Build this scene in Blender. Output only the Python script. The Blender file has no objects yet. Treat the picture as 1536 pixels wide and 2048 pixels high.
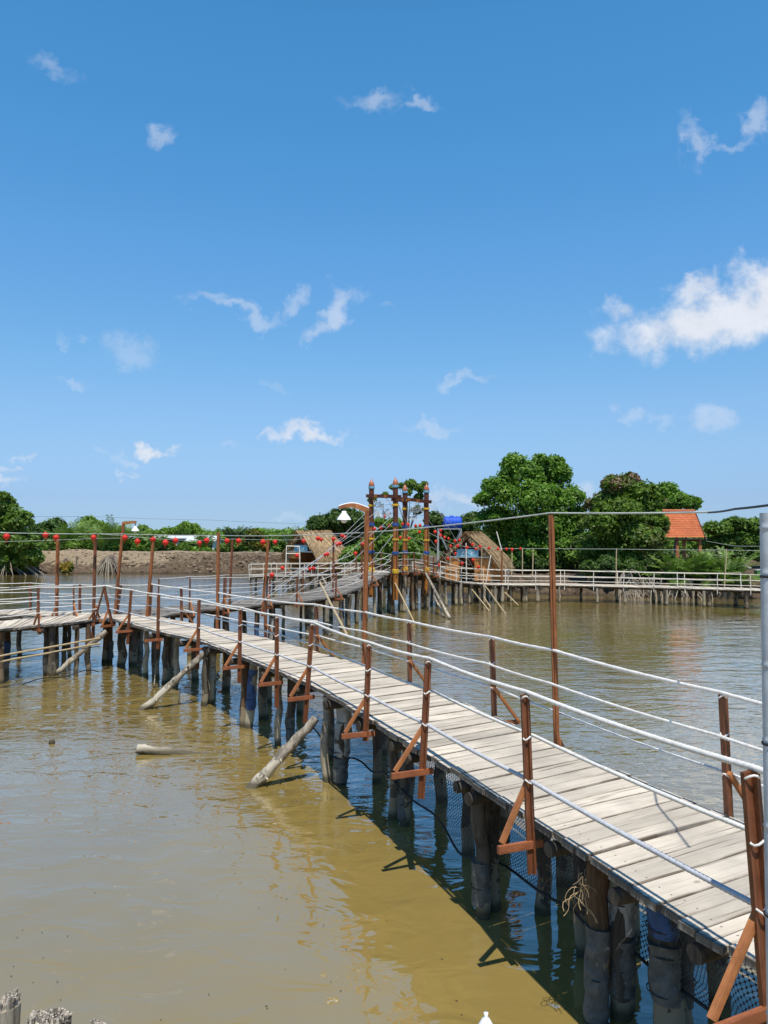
import bpy, math, random
import numpy as np
from mathutils import Vector as V, noise as mnoise
random.seed(7); RNG = np.random.default_rng(7)
S = bpy.context.scene
COL = S.collection
# ------------------------------------------------------------------ camera model
F = 1540.0; HC = 3.28; PITCH = math.atan(36 / F)
CP, SP = math.cos(PITCH), math.sin(PITCH)
def ray(px, py):
    u = (px - 768) / F; v = (1024 - py) / F
    return u, CP - v * SP, SP + v * CP
def P(px, py, z):
    x, y, w = ray(px, py); t = (z - HC) / w
    return V((x * t, y * t, z))
def Q(px, py, Y):
    x, y, w = ray(px, py); t = Y / y
    return V((x * t, Y, HC + w * t))
DZ = 1.18   # main deck height over the water

cam = bpy.data.cameras.new('camera'); co = bpy.data.objects.new('camera', cam); COL.objects.link(co)
co.location = (0, 0, HC); co.rotation_euler = (math.pi / 2 + PITCH, 0, 0)
cam.sensor_fit = 'VERTICAL'; cam.sensor_height = 36; cam.lens = 36 * F / 2048
cam.clip_start = 0.05; cam.clip_end = 6000
S.camera = co
S.render.resolution_x, S.render.resolution_y = 768, 1024
S.view_settings.view_transform = 'Standard'; S.view_settings.look = 'None'
S.view_settings.exposure = 0.0; S.view_settings.gamma = 1
S.cycles.max_bounces = 6; S.cycles.transparent_max_bounces = 16
S.cycles.caustics_reflective = False; S.cycles.caustics_refractive = False

# ------------------------------------------------------------------ node helpers
class NT:
    def __init__(s, tree): s.t = tree; s.n = tree.nodes; s.l = tree.links
    def new(s, typ, **kw):
        n = s.n.new(typ)
        for k, v in kw.items():
            if k in n.inputs: s.set(n.inputs[k], v)
            else: setattr(n, k, v)
        return n
    def set(s, sock, v):
        if isinstance(v, bpy.types.NodeSocket): s.l.new(v, sock)
        else: sock.default_value = v
    def math(s, op, a, b=0.0, c=None, clamp=False):
        n = s.n.new('ShaderNodeMath'); n.operation = op; n.use_clamp = clamp
        s.set(n.inputs[0], a); s.set(n.inputs[1], b)
        if c is not None: s.set(n.inputs[2], c)
        return n.outputs[0]
    def vmath(s, op, a, b=None, out=0):
        n = s.n.new('ShaderNodeVectorMath'); n.operation = op
        s.set(n.inputs[0], a)
        if b is not None:
            if op == 'SCALE': s.set(n.inputs['Scale'], b)
            else: s.set(n.inputs[1], b)
        return n.outputs['Value'] if op in ('LENGTH', 'DISTANCE', 'DOT_PRODUCT') else n.outputs[0]
    def noise(s, vec, scale, detail=3, rough=.5, dist=0.0):
        n = s.n.new('ShaderNodeTexNoise')
        s.set(n.inputs['Vector'], vec); n.inputs['Scale'].default_value = scale
        n.inputs['Detail'].default_value = detail; n.inputs['Roughness'].default_value = rough
        n.inputs['Distortion'].default_value = dist
        return n.outputs['Fac']
    def ramp(s, fac, stops):
        n = s.n.new('ShaderNodeValToRGB'); s.set(n.inputs[0], fac)
        e = n.color_ramp.elements
        while len(e) < len(stops): e.new(.5)
        for el, (p, c) in zip(e, stops):
            el.position = p; el.color = (c[0], c[1], c[2], 1) if len(c) == 3 else c
        return n.outputs[0]
    def mix(s, fac, a, b, blend='MIX'):
        n = s.n.new('ShaderNodeMix'); n.data_type = 'RGBA'; n.blend_type = blend
        s.set(n.inputs[0], fac)
        for sock, v in ((n.inputs[6], a), (n.inputs[7], b)):
            if isinstance(v, tuple) and len(v) == 3: v = (*v, 1)
            s.set(sock, v)
        return n.outputs[2]
    def mapr(s, v, a, b, c, d, smooth=False):
        n = s.n.new('ShaderNodeMapRange'); s.set(n.inputs[0], v)
        if smooth: n.interpolation_type = 'SMOOTHSTEP'
        for i, k in enumerate((a, b, c, d)): n.inputs[i + 1].default_value = k
        return n.outputs[0]
    def xyz(s, vec):
        n = s.n.new('ShaderNodeSeparateXYZ'); s.set(n.inputs[0], vec); return n.outputs
    def comb(s, x=0., y=0., z=0.):
        n = s.n.new('ShaderNodeCombineXYZ')
        for i, k in enumerate((x, y, z)): s.set(n.inputs[i], k)
        return n.outputs[0]
    def bump(s, h, strength=.5, dist=.02, normal=None):
        n = s.n.new('ShaderNodeBump'); n.inputs['Strength'].default_value = strength
        n.inputs['Distance'].default_value = dist; s.set(n.inputs['Height'], h)
        if normal is not None: s.set(n.inputs['Normal'], normal)
        return n.outputs[0]

def material(name):
    m = bpy.data.materials.new(name); m.use_nodes = True
    t = NT(m.node_tree); b = t.n['Principled BSDF']
    return m, t, b
def geo(t): return t.n.new('ShaderNodeNewGeometry').outputs
def objpos(t): return t.n.new('ShaderNodeTexCoord').outputs

def mat_plain(name, col, rough=.6, var=.25, nscale=6, bump=0.0, island=.2, spec=.4):
    m, t, b = material(name); g = geo(t)
    nz = t.noise(g['Position'], nscale, 4, .6)
    f = t.mapr(nz, .25, .75, 1 - var, 1 + var)
    isl = t.mapr(g['Random Per Island'], 0, 1, 1 - island, 1 + island)
    k = t.math('MULTIPLY', f, isl)
    c = t.vmath('SCALE', (col[0], col[1], col[2]), k)
    t.set(b.inputs['Base Color'], c); b.inputs['Roughness'].default_value = rough
    b.inputs['Specular IOR Level'].default_value = spec
    if bump: t.set(b.inputs['Normal'], t.bump(nz, .6, bump))
    return m

def mat_board(name, c1, c2, rough=.7, grain=1.0, stain=None, island=.25, bump=.004, spec=.3):
    """sawn wood: UV u runs along the board in metres, v across it"""
    m, t, b = material(name); g = geo(t)
    uv = t.xyz(objpos(t)['UV']); r = g['Random Per Island']
    off = t.math('MULTIPLY', r, 61.0)
    vec = t.comb(t.math('ADD', t.math('MULTIPLY', uv[0], 1.6 * grain), off), t.math('MULTIPLY', uv[1], 28. * grain), off)
    n1 = t.noise(vec, 1.0, 5, .65, .6)
    vec2 = t.comb(t.math('ADD', t.math('MULTIPLY', uv[0], 2.2), off), t.math('MULTIPLY', uv[1], 5.), off)
    n2 = t.noise(vec2, 1.3, 4, .6)
    c = t.ramp(n1, [(.28, c2), (.52, c1), (.8, tuple(min(1, x * 1.12) for x in c1))])
    isl = t.mapr(r, 0, 1, 1 - island, 1 + island * .6)
    c = t.vmath('SCALE', c, isl)
    if stain:
        c = t.mix(t.mapr(n2, .55, .78, 0, .75), c, stain)
        n3 = t.noise(t.comb(t.math('MULTIPLY', uv[0], .9), off, t.math('MULTIPLY', uv[1], .9)), 2.2, 3, .6)
        c = t.vmath('SCALE', c, t.mapr(n3, .3, .7, .86, 1.08))
        # thin cracks along the grain and small knots
        crk = t.noise(t.comb(t.math('ADD', t.math('MULTIPLY', uv[0], .8), off), t.math('MULTIPLY', uv[1], 34.), off), 1.0, 2, .5, .3)
        c = t.mix(t.mapr(crk, .33, .375, .8, 0), c, (.07, .055, .04))
        vo = t.n.new('ShaderNodeTexVoronoi'); vo.inputs['Scale'].default_value = 1.7
        t.set(vo.inputs['Vector'], t.comb(t.math('ADD', uv[0], off), t.math('MULTIPLY', uv[1], 1.6), off))
        c = t.mix(t.mapr(vo.outputs['Distance'], .03, .07, .7, 0), c, (.12, .085, .055))
        # blackened sawn ends, rusty nail heads over the bearers, brown edge stain on some boards
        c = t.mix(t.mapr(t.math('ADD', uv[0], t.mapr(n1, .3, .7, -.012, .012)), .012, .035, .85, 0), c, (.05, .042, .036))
        ed = t.math('MULTIPLY', t.mapr(uv[1], .0, .022, 1, 0), t.mapr(n2, .38, .56, .1, .85))
        c = t.mix(ed, c, (.14, .095, .06))
        nx = t.math('ABSOLUTE', t.math('SUBTRACT', t.math('PINGPONG', t.math('SUBTRACT', uv[0], .17), .55), .0))
        ny = t.math('ABSOLUTE', t.math('SUBTRACT', t.math('PINGPONG', t.math('SUBTRACT', uv[1], .04), .05), .0))
        nd = t.math('SQRT', t.math('ADD', t.math('POWER', nx, 2.), t.math('POWER', ny, 2.)))
        c = t.mix(t.mapr(nd, .004, .009, .8, 0), c, (.06, .04, .03))
        gr = t.noise(geo(t)['Position'], 1.1, 5, .65)
        c = t.mix(t.mapr(gr, .48, .68, 0, .5), c, (.33, .30, .265))
    else:   # handled, sun-bleached and scuffed paint or stain
        pz = geo(t)['Position']; w1 = t.noise(pz, 9., 5, .7); w2 = t.noise(t.comb(t.math('ADD', t.math('MULTIPLY', uv[0], 6.), off), t.math('MULTIPLY', uv[1], 60.), off), 1., 3, .6)
        c = t.vmath('SCALE', c, t.mapr(w1, .3, .7, .68, 1.2))
        c = t.mix(t.mapr(w2, .60, .72, 0, .5), c, tuple(min(1., x * 1.25 + .05) for x in c1))
        c = t.mix(t.mapr(w2, .38, .27, 0, .6), c, tuple(x * .4 for x in c2))
    t.set(b.inputs['Base Color'], c); b.inputs['Roughness'].default_value = rough
    b.inputs['Specular IOR Level'].default_value = spec
    t.set(b.inputs['Normal'], t.bump(n1, .6, bump))
    return m

def mat_pile(name, dark, light, mud=(.42, .37, .26)):
    m, t, b = material(name); g = geo(t)
    pos = t.xyz(g['Position']); r = t.math('MULTIPLY', g['Random Per Island'], 40.)
    vec = t.comb(t.math('ADD', t.math('MULTIPLY', pos[0], 14.), r), t.math('MULTIPLY', pos[1], 14.), t.math('MULTIPLY', pos[2], 1.6))
    n1 = t.noise(vec, 1.0, 5, .65, .8)
    n2 = t.noise(t.comb(t.math('ADD', pos[0], r), pos[1], pos[2]), 5., 4, .6)
    c = t.ramp(n1, [(.3, dark), (.62, light), (.85, tuple(min(1, x * 1.35) for x in light))])
    c = t.mix(t.mapr(n2, .5, .68, 0, .8), c, tuple(x * .45 for x in dark))
    band = t.math('ADD', t.mapr(pos[2], .0, .62, .9, 0), t.mapr(n2, .3, .7, -.5, .5))
    c = t.mix(t.math('MULTIPLY', t.math('GREATER_THAN', band, .42), .72), c, mud)
    c = t.mix(t.mapr(pos[2], .05, .12, .85, 0), c, (.045, .038, .018))
    t.set(b.inputs['Base Color'], c); b.inputs['Roughness'].default_value = .85
    b.inputs['Specular IOR Level'].default_value = .25
    t.set(b.inputs['Normal'], t.bump(n1, .9, .015))
    return m

def mat_leaf(name, dark, light, yellow=None, clump=1.6, trans=.38):
    m, t, b = material(name); g = geo(t)
    r = g['Random Per Island']
    nz = t.noise(g['Position'], clump, 3, .6)
    f = t.math('ADD', t.math('MULTIPLY', r, .55), t.mapr(nz, .3, .7, -.05, .5), clamp=True)
    c = t.ramp(f, [(0., dark), (1., light)])
    if yellow: c = t.mix(t.mapr(t.noise(g['Position'], clump * .6, 2), .56, .64, 0, .85), c, yellow)
    t.set(b.inputs['Base Color'], c); b.inputs['Roughness'].default_value = .45
    b.inputs['Specular IOR Level'].default_value = .35
    tr = t.n.new('ShaderNodeBsdfTranslucent'); t.set(tr.inputs['Color'], t.vmath('MULTIPLY', c, (1.1, 1.25, .5)))
    mx = t.n.new('ShaderNodeMixShader'); mx.inputs[0].default_value = trans
    t.l.new(b.outputs[0], mx.inputs[1]); t.l.new(tr.outputs[0], mx.inputs[2])
    t.l.new(mx.outputs[0], t.n['Material Output'].inputs[0])
    return m

M = {}
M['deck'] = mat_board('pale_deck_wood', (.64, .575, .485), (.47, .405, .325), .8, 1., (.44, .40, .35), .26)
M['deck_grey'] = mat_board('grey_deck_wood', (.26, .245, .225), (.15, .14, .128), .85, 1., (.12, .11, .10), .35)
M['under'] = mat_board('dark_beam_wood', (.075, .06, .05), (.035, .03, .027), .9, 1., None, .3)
M['post'] = mat_board('stained_post_wood', (.20, .072, .031), (.095, .032, .015), .5, 1.4, None, .28, .002, .4)
M['brace'] = mat_board('orange_brace_wood', (.42, .165, .06), (.25, .085, .03), .6, 1.4, None, .3, .003)
M['outrigger'] = mat_board('red_brown_board', (.33, .115, .05), (.18, .055, .026), .65, 1.2, None, .3, .003)
M['pole'] = mat_board('brown_pole_wood', (.30, .11, .04), (.15, .05, .02), .6, 1.2, None, .3, .003)
M['rope'] = mat_plain('white_rope', (.69, .68, .66), .85, .22, 30, 0, .03)
M['rope_grey'] = mat_plain('greyish_rope', (.50, .52, .57), .8, .2, 40, 0, .03)
M['pile'] = mat_pile('weathered_pile_wood', (.035, .028, .021), (.125, .105, .083), (.30, .26, .18))
M['pile_pale'] = mat_pile('pale_pile_wood', (.13, .11, .085), (.40, .36, .29))
M['pile_brown'] = mat_pile('brown_pile_wood_wet', (.05, .03, .018), (.16, .10, .058), (.30, .25, .17))
M['log'] = mat_pile('bleached_log', (.11, .09, .07), (.40, .355, .29), (.58, .53, .43))
M['sack_white'] = mat_plain('white_sack', (.30, .30, .285), .6, .45, 11, .06, .2)
M['sack_blue'] = mat_plain('blue_sack', (.03, .075, .19), .6, .5, 11, .06, .2)
M['sack_grey'] = mat_plain('grey_sack', (.10, .104, .10), .7, .5, 11, .06, .2)
M['tie'] = mat_plain('black_tie', (.02, .02, .02), .6)
M['bamboo_white'] = mat_plain('pale_bamboo_rail', (.70, .66, .58), .6, .2, 9, 0, .15)
M['bamboo_tan'] = mat_plain('tan_bamboo', (.42, .33, .20), .6, .25, 9, 0, .2)
M['bamboo_grey'] = mat_plain('grey_bamboo', (.50, .54, .59), .45, .16, 14, .004, .05)
M['straw'] = mat_plain('straw_thatch', (.42, .30, .17), .85, .3, 5, 0, .62)
M['straw_dark'] = mat_plain('brown_thatch', (.20, .14, .085), .9, .35, 5, .02, .3)
M['wall_wood'] = mat_board('orange_wall_panel', (.56, .25, .075), (.36, .14, .04), .6, .8, None, .2, .003)
M['dark_void'] = mat_plain('dark_interior', (.02, .016, .013), .9)
M['blue_cloth'] = mat_plain('blue_painted_board', (.22, .48, .62), .6, .25, 3)
M['lantern'] = mat_plain('red_lantern_silk', (.60, .022, .012), .6, .25, 30, 0, .2)
M['tassel'] = mat_plain('orange_tassel', (.62, .12, .02), .7)
M['gate_top'] = mat_board('dark_red_gate_wood', (.12, .040, .022), (.045, .016, .010), .55, .7, None, .3)
M['gate_low'] = mat_board('orange_gate_wood', (.38, .145, .03), (.20, .066, .014), .55, .7, None, .25)
M['band_blue'] = mat_plain('blue_band', (.02, .075, .26), .55, .3, 10)
M['band_paleblue'] = mat_plain('pale_blue_band', (.14, .34, .50), .55, .3, 10)
M['band_yellow'] = mat_plain('yellow_band', (.58, .36, .025), .55, .2, 10)
M['finial'] = mat_plain('copper_finial', (.38, .13, .07), .35, .4, 12)
M['letter'] = mat_plain('white_letters', (.78, .80, .82), .5, .05)
M['wire'] = mat_plain('pale_wire', (.42, .46, .44), .5)
M['wire_dark'] = mat_plain('dark_wire', (.03, .03, .03), .5)
M['lampshade'] = mat_plain('white_enamel', (.80, .82, .84), .35, .04)
M['bulb'] = mat_plain('frosted_bulb', (.7, .72, .74), .15, .04)
M['tank'] = mat_plain('blue_plastic', (.012, .085, .56), .6, .2, 3)
M['frame_grey'] = mat_plain('grey_steel', (.35, .38, .40), .5, .2)
M['bark'] = mat_pile('bark', (.10, .08, .06), (.22, .19, .155), (.25, .21, .16))
M['root'] = mat_plain('pale_root', (.27, .235, .19), .85, .4, 4, 0, .35)
M['leaf_mid'] = mat_leaf('leaf_mid_green', (0.048, 0.102, 0.019), (0.207, 0.342, 0.055))
M['leaf_fresh'] = mat_leaf('leaf_fresh_green', (0.054, 0.132, 0.017), (0.232, 0.415, 0.055))
M['leaf_dark'] = mat_leaf('leaf_dark_green', (0.030, 0.070, 0.019), (0.122, 0.213, 0.044))
M['leaf_olive'] = mat_leaf('leaf_olive', (0.048, 0.102, 0.017), (0.207, 0.336, 0.044), (.17, .15, .06), .9)
M['leaf_lime'] = mat_leaf('leaf_light_green', (0.084, 0.168, 0.029), (0.281, 0.451, 0.073))
M['leaf_yellow'] = mat_leaf('leaf_yellow_green', (.07, .10, .02), (.24, .25, .045), (.42, .30, .06))
M['frond'] = mat_leaf('palm_frond_green', (.06, .13, .026), (.24, .37, .08), None, 2., .2)
M['frond_dark'] = mat_leaf('palm_frond_dark', (.012, .03, .012), (.05, .09, .03), None, 2., .1)
M['shed'] = mat_plain('pale_shed_roof', (.62, .66, .70), .5, .1, .6)
M['shed_wall'] = mat_plain('shed_wall', (.55, .54, .50), .8, .15, 1)
M['green_box'] = mat_plain('green_plastic', (.10, .30, .05), .5)
M['concrete'] = mat_plain('old_concrete', (.40, .37, .33), .85, .25, 3, .01)
M['stump_end'] = mat_plain('splintered_wood', (.36, .32, .27), .95, .5, 40, .01, .75)

def mk_tile():
    m, t, b = material('orange_roof_tiles'); g = geo(t)
    nz = t.noise(g['Position'], 5, 4, .6)
    c = t.ramp(nz, [(.25, (.40, .098, .036)), (.75, (.60, .185, .07))])
    c = t.vmath('SCALE', c, t.mapr(t.noise(g['Position'], 1.1, 2), .3, .7, .85, 1.1))
    t.set(b.inputs['Base Color'], c); b.inputs['Roughness'].default_value = .7
    return m
M['tile'] = mk_tile()

def mk_net(name, hole, cell, col):
    m, t, b = material(name)
    uv = objpos(t)['UV']
    p = t.vmath('MULTIPLY', uv, (1 / cell, 1 / (cell * 1.15), 0))
    ds = []
    for o in ((0, 0, 0), (.5, .5, 0)):
        q = t.vmath('SUBTRACT', t.vmath('FRACTION', t.vmath('ADD', p, o)), (.5, .5, 0))
        q = t.vmath('MULTIPLY', q, (1, 1, 0))
        ds.append(t.vmath('LENGTH', q))
    d = t.math('MINIMUM', ds[0], ds[1])
    strand = t.math('GREATER_THAN', d, hole)
    b.inputs['Base Color'].default_value = (*col, 1); b.inputs['Roughness'].default_value = .7
    t.set(b.inputs['Alpha'], strand)
    return m
M['net'] = mk_net('black_net', .325, .034, (.02, .02, .022))
M['net_grey'] = mk_net('grey_net', .36, .045, (.10, .10, .095))

def mk_water():
    m, t, b = material('muddy_water'); g = geo(t)
    pos = g['Position']; x = t.xyz(pos)
    big = t.noise(t.vmath('MULTIPLY', pos, (.09, .16, 0)), 1.0, 3, .5)
    c = t.ramp(t.noise(t.vmath('MULTIPLY', pos, (.25, .25, 0)), 1., 4, .6, .5), [(.3, (.245, .180, .054)), (.7, (.29, .216, .068))])
    t.set(b.inputs['Base Color'], c); b.inputs['Roughness'].default_value = .02
    b.inputs['IOR'].default_value = 1.9; b.inputs['Coat Weight'].default_value = 1.0; b.inputs['Coat Roughness'].default_value = .02; b.inputs['Coat IOR'].default_value = 1.6
    ruff = t.mapr(x[1], 6., 13., .06, 1., True)
    ruff = t.math('MULTIPLY', ruff, t.mapr(big, .35, .62, .35, 1.1))
    h1 = t.noise(t.vmath('MULTIPLY', pos, (.9, 1.7, 0)), 1.3, 3, .55, .4)
    h2 = t.noise(t.vmath('MULTIPLY', pos, (3.0, 5.6, 0)), 1.0, 3, .6, .5)
    h3 = t.noise(t.vmath('MULTIPLY', pos, (.35, .8, 0)), 1.0, 2, .5)
    h = t.math('ADD', t.math('MULTIPLY', h1, .045), t.math('MULTIPLY', h2, .019))
    h = t.math('MULTIPLY', h, ruff)
    # nearby the surface is almost still: long, low, wandering ripples only
    h4 = t.noise(t.vmath('MULTIPLY', pos, (1.5, 2.3, 0)), 1.0, 2, .5, 1.2)
    h = t.math('ADD', h, t.math('MULTIPLY', h3, .036))
    h = t.math('ADD', h, t.math('MULTIPLY', h4, .016))
    nb = t.bump(h, 1.0, 1.0); t.set(b.inputs['Normal'], nb); t.set(b.inputs['Coat Normal'], nb)
    return m
M['water'] = mk_water()

def mk_earth():
    m, t, b = material('bank_earth'); g = geo(t)
    pos = g['Position']; x = t.xyz(pos); nrm = t.xyz(g['Normal'])
    n1 = t.noise(pos, 2.6, 6, .72); n2 = t.noise(pos, .22, 3, .6); n3 = t.noise(pos, 6.5, 4, .7)
    dark = t.ramp(n1, [(.3, (.058, .041, .029)), (.72, (.215, .158, .11))])
    pale = t.ramp(n1, [(.3, (.27, .21, .14)), (.7, (.45, .36, .25))])
    left = t.mapr(t.math('ADD', x[0], t.mapr(n2, .2, .8, -6, 6)), -17., -12., .75, 0., True)   # sandy, smoother stretch of the dike
    top = t.mapr(t.math('ADD', x[2], t.mapr(n1, .3, .7, -.2, .2)), 1.28, 1.5, 0, .85, True)
    hi = t.mapr(t.math('ADD', x[2], t.mapr(n1, .3, .7, -.4, .4)), .45, .9, 0, 1., True)
    fac = t.math('MAXIMUM', top, t.math('MULTIPLY', left, hi), clamp=True)
    c = t.mix(fac, dark, pale)
    c = t.mix(t.mapr(n3, .62, .72, 0, .7), c, (.38, .31, .225))
    c = t.mix(t.mapr(x[2], .02, .16, .85, 0), c, (.05, .04, .028))
    far = t.mapr(x[1], 68, 76, 0, 1)
    c = t.mix(far, c, t.ramp(n1, [(.3, (.05, .085, .02)), (.7, (.13, .16, .05))]))
    t.set(b.inputs['Base Color'], c); b.inputs['Roughness'].default_value = .95
    b.inputs['Specular IOR Level'].default_value = .15
    t.set(b.inputs['Normal'], t.bump(t.math('ADD', n1, t.math('MULTIPLY', n3, .4)), 1., .16))
    return m
M['earth'] = mk_earth()

# ------------------------------------------------------------------ mesh helpers
ORG = {}
def tag(o, label=None, cat=None, group=None, kind=None):
    if label: o['label'] = label
    if cat: o['category'] = cat
    if group: o['group'] = group
    if kind: o['kind'] = kind
    return o
def thing(name, loc, label, cat, group=None):
    o = bpy.data.objects.new(name, None); COL.objects.link(o)
    o.location = loc; o.empty_display_size = .2
    ORG[o.name] = V(loc)
    return tag(o, label, cat, group)
def link(name, me, mat, parent=None, org=None):
    o = bpy.data.objects.new(name, me); COL.objects.link(o)
    if mat: me.materials.append(mat)
    if parent is not None: o.parent = parent
    ORG[o.name] = org if org is not None else V((0, 0, 0))
    return o
def frame_of(d, up=V((0, 0, 1))):
    d = d.normalized()
    if abs(d.dot(up)) > .98: up = V((0, 1, 0)) if abs(d.y) < .9 else V((1, 0, 0))
    s = d.cross(up).normalized(); u = s.cross(d).normalized()
    return d, s, u

class MB:
    def __init__(s): s.v = []; s.f = []; s.uv = []; s.sm = []
    def quadbox(s, c8, uvl, sm=False):
        """c8: 4 bottom + 4 top corners (same order round); u runs from corner 0/3 to 1/2"""
        n = len(s.v); s.v += [tuple(c) for c in c8]
        L = (V(c8[1]) - V(c8[0])).length; W = (V(c8[3]) - V(c8[0])).length; H = (V(c8[4]) - V(c8[0])).length
        for f, uv in (((4, 5, 6, 7), ((0, 0), (L, 0), (L, W), (0, W))), ((3, 2, 1, 0), ((0, W), (L, W), (L, 0), (0, 0))),
                      ((0, 1, 5, 4), ((0, 0), (L, 0), (L, H), (0, H))), ((2, 3, 7, 6), ((L, 0), (0, 0), (0, H), (L, H))),
                      ((1, 2, 6, 5), ((0, 0), (.02, W), (.02, W + H), (0, H))), ((3, 0, 4, 7), ((0, W), (0, 0), (.02, H), (.02, W + H)))):
            s.f.append([n + i for i in f]); s.uv += list(uv); s.sm.append(sm)
    def bar(s, a, b, w, h, up=V((0, 0, 1)), off=V((0, 0, 0))):
        """board from a to b, w wide (sideways), h high (along up)"""
        a = V(a) + off; b = V(b) + off
        d, sd, u = frame_of(b - a, V(up))
        x = sd * (w / 2); z = u * (h / 2)
        s.quadbox([a - x - z, b - x - z, b + x - z, a + x - z, a - x + z, b - x + z, b + x + z, a + x + z], None)
    def tube(s, pts, rad, n=8, caps=True, prof=None, smooth=True):
        pts = [V(p) for p in pts]; m = len(pts)
        if not hasattr(rad, '__len__'): rad = [rad] * m
        base = len(s.v); L = 0; u = None; ls = []
        for i, p in enumerate(pts):
            d = pts[min(i + 1, m - 1)] - pts[max(i - 1, 0)]
            if d.length < 1e-9: d = V((0, 0, 1))
            d.normalize()
            if u is None: _, sd, u = frame_of(d)
            else:
                u = (u - d * u.dot(d)); u = u.normalized() if u.length > 1e-6 else frame_of(d)[2]
            sd = d.cross(u)
            if i: L += (p - pts[i - 1]).length
            ls.append(L)
            for k in range(n):
                a = 2 * math.pi * k / n
                r = rad[i] * (prof(i, a, L) if prof else 1)
                s.v.append(tuple(p + sd * (math.cos(a) * r) + u * (math.sin(a) * r)))
        circ = 2 * math.pi * rad[0]
        for i in range(m - 1):
            for k in range(n):
                k2 = (k + 1) % n
                s.f.append([base + i * n + k, base + i * n + k2, base + (i + 1) * n + k2, base + (i + 1) * n + k])
                v0, v1 = circ * k / n, circ * (k + 1) / n
                s.uv += [(ls[i], v0), (ls[i], v1), (ls[i + 1], v1), (ls[i + 1], v0)]; s.sm.append(smooth)
        if caps:
            for row, rev in ((0, True), (m - 1, False)):
                idx = []
                for k in range(n):
                    idx.append(len(s.v)); s.v.append(s.v[base + row * n + k])
                if rev: idx.reverse()
                s.f.append(idx); s.sm.append(False)
                s.uv += [(.01 * math.cos(2 * math.pi * k / n), .01 * math.sin(2 * math.pi * k / n)) for k in range(n)]
    def lathe(s, c, prof, n=14, smooth=True):
        base = len(s.v); m = len(prof); c = V(c)
        for r, z in prof:
            for k in range(n):
                a = 2 * math.pi * k / n; s.v.append((c.x + r * math.cos(a), c.y + r * math.sin(a), c.z + z))
        for i in range(m - 1):
            for k in range(n):
                k2 = (k + 1) % n
                s.f.append([base + i * n + k, base + i * n + k2, base + (i + 1) * n + k2, base + (i + 1) * n + k])
                s.uv += [(k / n, i / m), ((k + 1) / n, i / m), ((k + 1) / n, (i + 1) / m), (k / n, (i + 1) / m)]; s.sm.append(smooth)
    def quad(s, a, b, c, d, uv=((0, 0), (1, 0), (1, 1), (0, 1))):
        n = len(s.v); s.v += [tuple(a), tuple(b), tuple(c), tuple(d)]
        s.f.append([n, n + 1, n + 2, n + 3]); s.uv += list(uv); s.sm.append(False)
    def build(s, name, mat, parent=None):
        org = ORG.get(parent.name, V((0, 0, 0))) if parent is not None else V((0, 0, 0))
        me = bpy.data.meshes.new(name)
        me.from_pydata([(x - org.x, y - org.y, z - org.z) for x, y, z in s.v], [], s.f)
        ul = me.uv_layers.new(name='UVMap')
        ul.data.foreach_set('uv', [c for uv in s.uv for c in uv])
        me.polygons.foreach_set('use_smooth', s.sm)
        me.update()
        # a top-level mesh keeps its own origin at its base
        if parent is None and s.v:
            c = np.array(s.v); b = V((float(c[:, 0].mean()), float(c[:, 1].mean()), float(c[:, 2].min())))
            me.transform(__import__('mathutils').Matrix.Translation(-b))
            o = link(name, me, mat); o.location = b; ORG[o.name] = b
            return o
        return link(name, me, mat, parent, org)

def copy_tree(o, parent=None):
    c = o.copy(); COL.objects.link(c)
    if parent is not None: c.parent = parent
    for ch in list(o.children): copy_tree(ch, c)
    return c

def resample(pts, step):
    pts = [V(p) for p in pts]; out = [pts[0]]
    seg = [(pts[i + 1] - pts[i]).length for i in range(len(pts) - 1)]
    tot = sum(seg); n = max(2, int(round(tot / step)))
    for k in range(1, n + 1):
        d = tot * k / n; i = 0
        while i < len(seg) - 1 and d > seg[i]: d -= seg[i]; i += 1
        out.append(pts[i].lerp(pts[i + 1], min(1, d / max(seg[i], 1e-9))))
    return out
def catmull(pts, sub=8):
    pts = [V(p) for p in pts]; q = [pts[0] * 2 - pts[1]] + pts + [pts[-1] * 2 - pts[-2]]; out = []
    for i in range(1, len(q) - 2):
        for k in range(sub):
            t = k / sub; a, b, c, d = q[i - 1], q[i], q[i + 1], q[i + 2]
            out.append(.5 * ((2 * b) + (c - a) * t + (2 * a - 5 * b + 4 * c - d) * t * t + (3 * b - a - 3 * c + d) * t ** 3))
    out.append(pts[-1]); return out
def arc(pts):
    L = [0]
    for i in range(1, len(pts)): L.append(L[-1] + (pts[i] - pts[i - 1]).length)
    return L
def at_len(pts, L, d):
    d = max(0, min(L[-1], d)); i = 0
    while i < len(L) - 2 and L[i + 1] < d: i += 1
    t = (d - L[i]) / max(1e-9, L[i + 1] - L[i]); return pts[i].lerp(pts[i + 1], t)
def lerp_list(tab, x):
    if x <= tab[0][0]: return tab[0][1]
    for (a, b), (c, d) in zip(tab, tab[1:]):
        if x <= c: return b + (d - b) * (x - a) / (c - a)
    return tab[-1][1]

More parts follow.
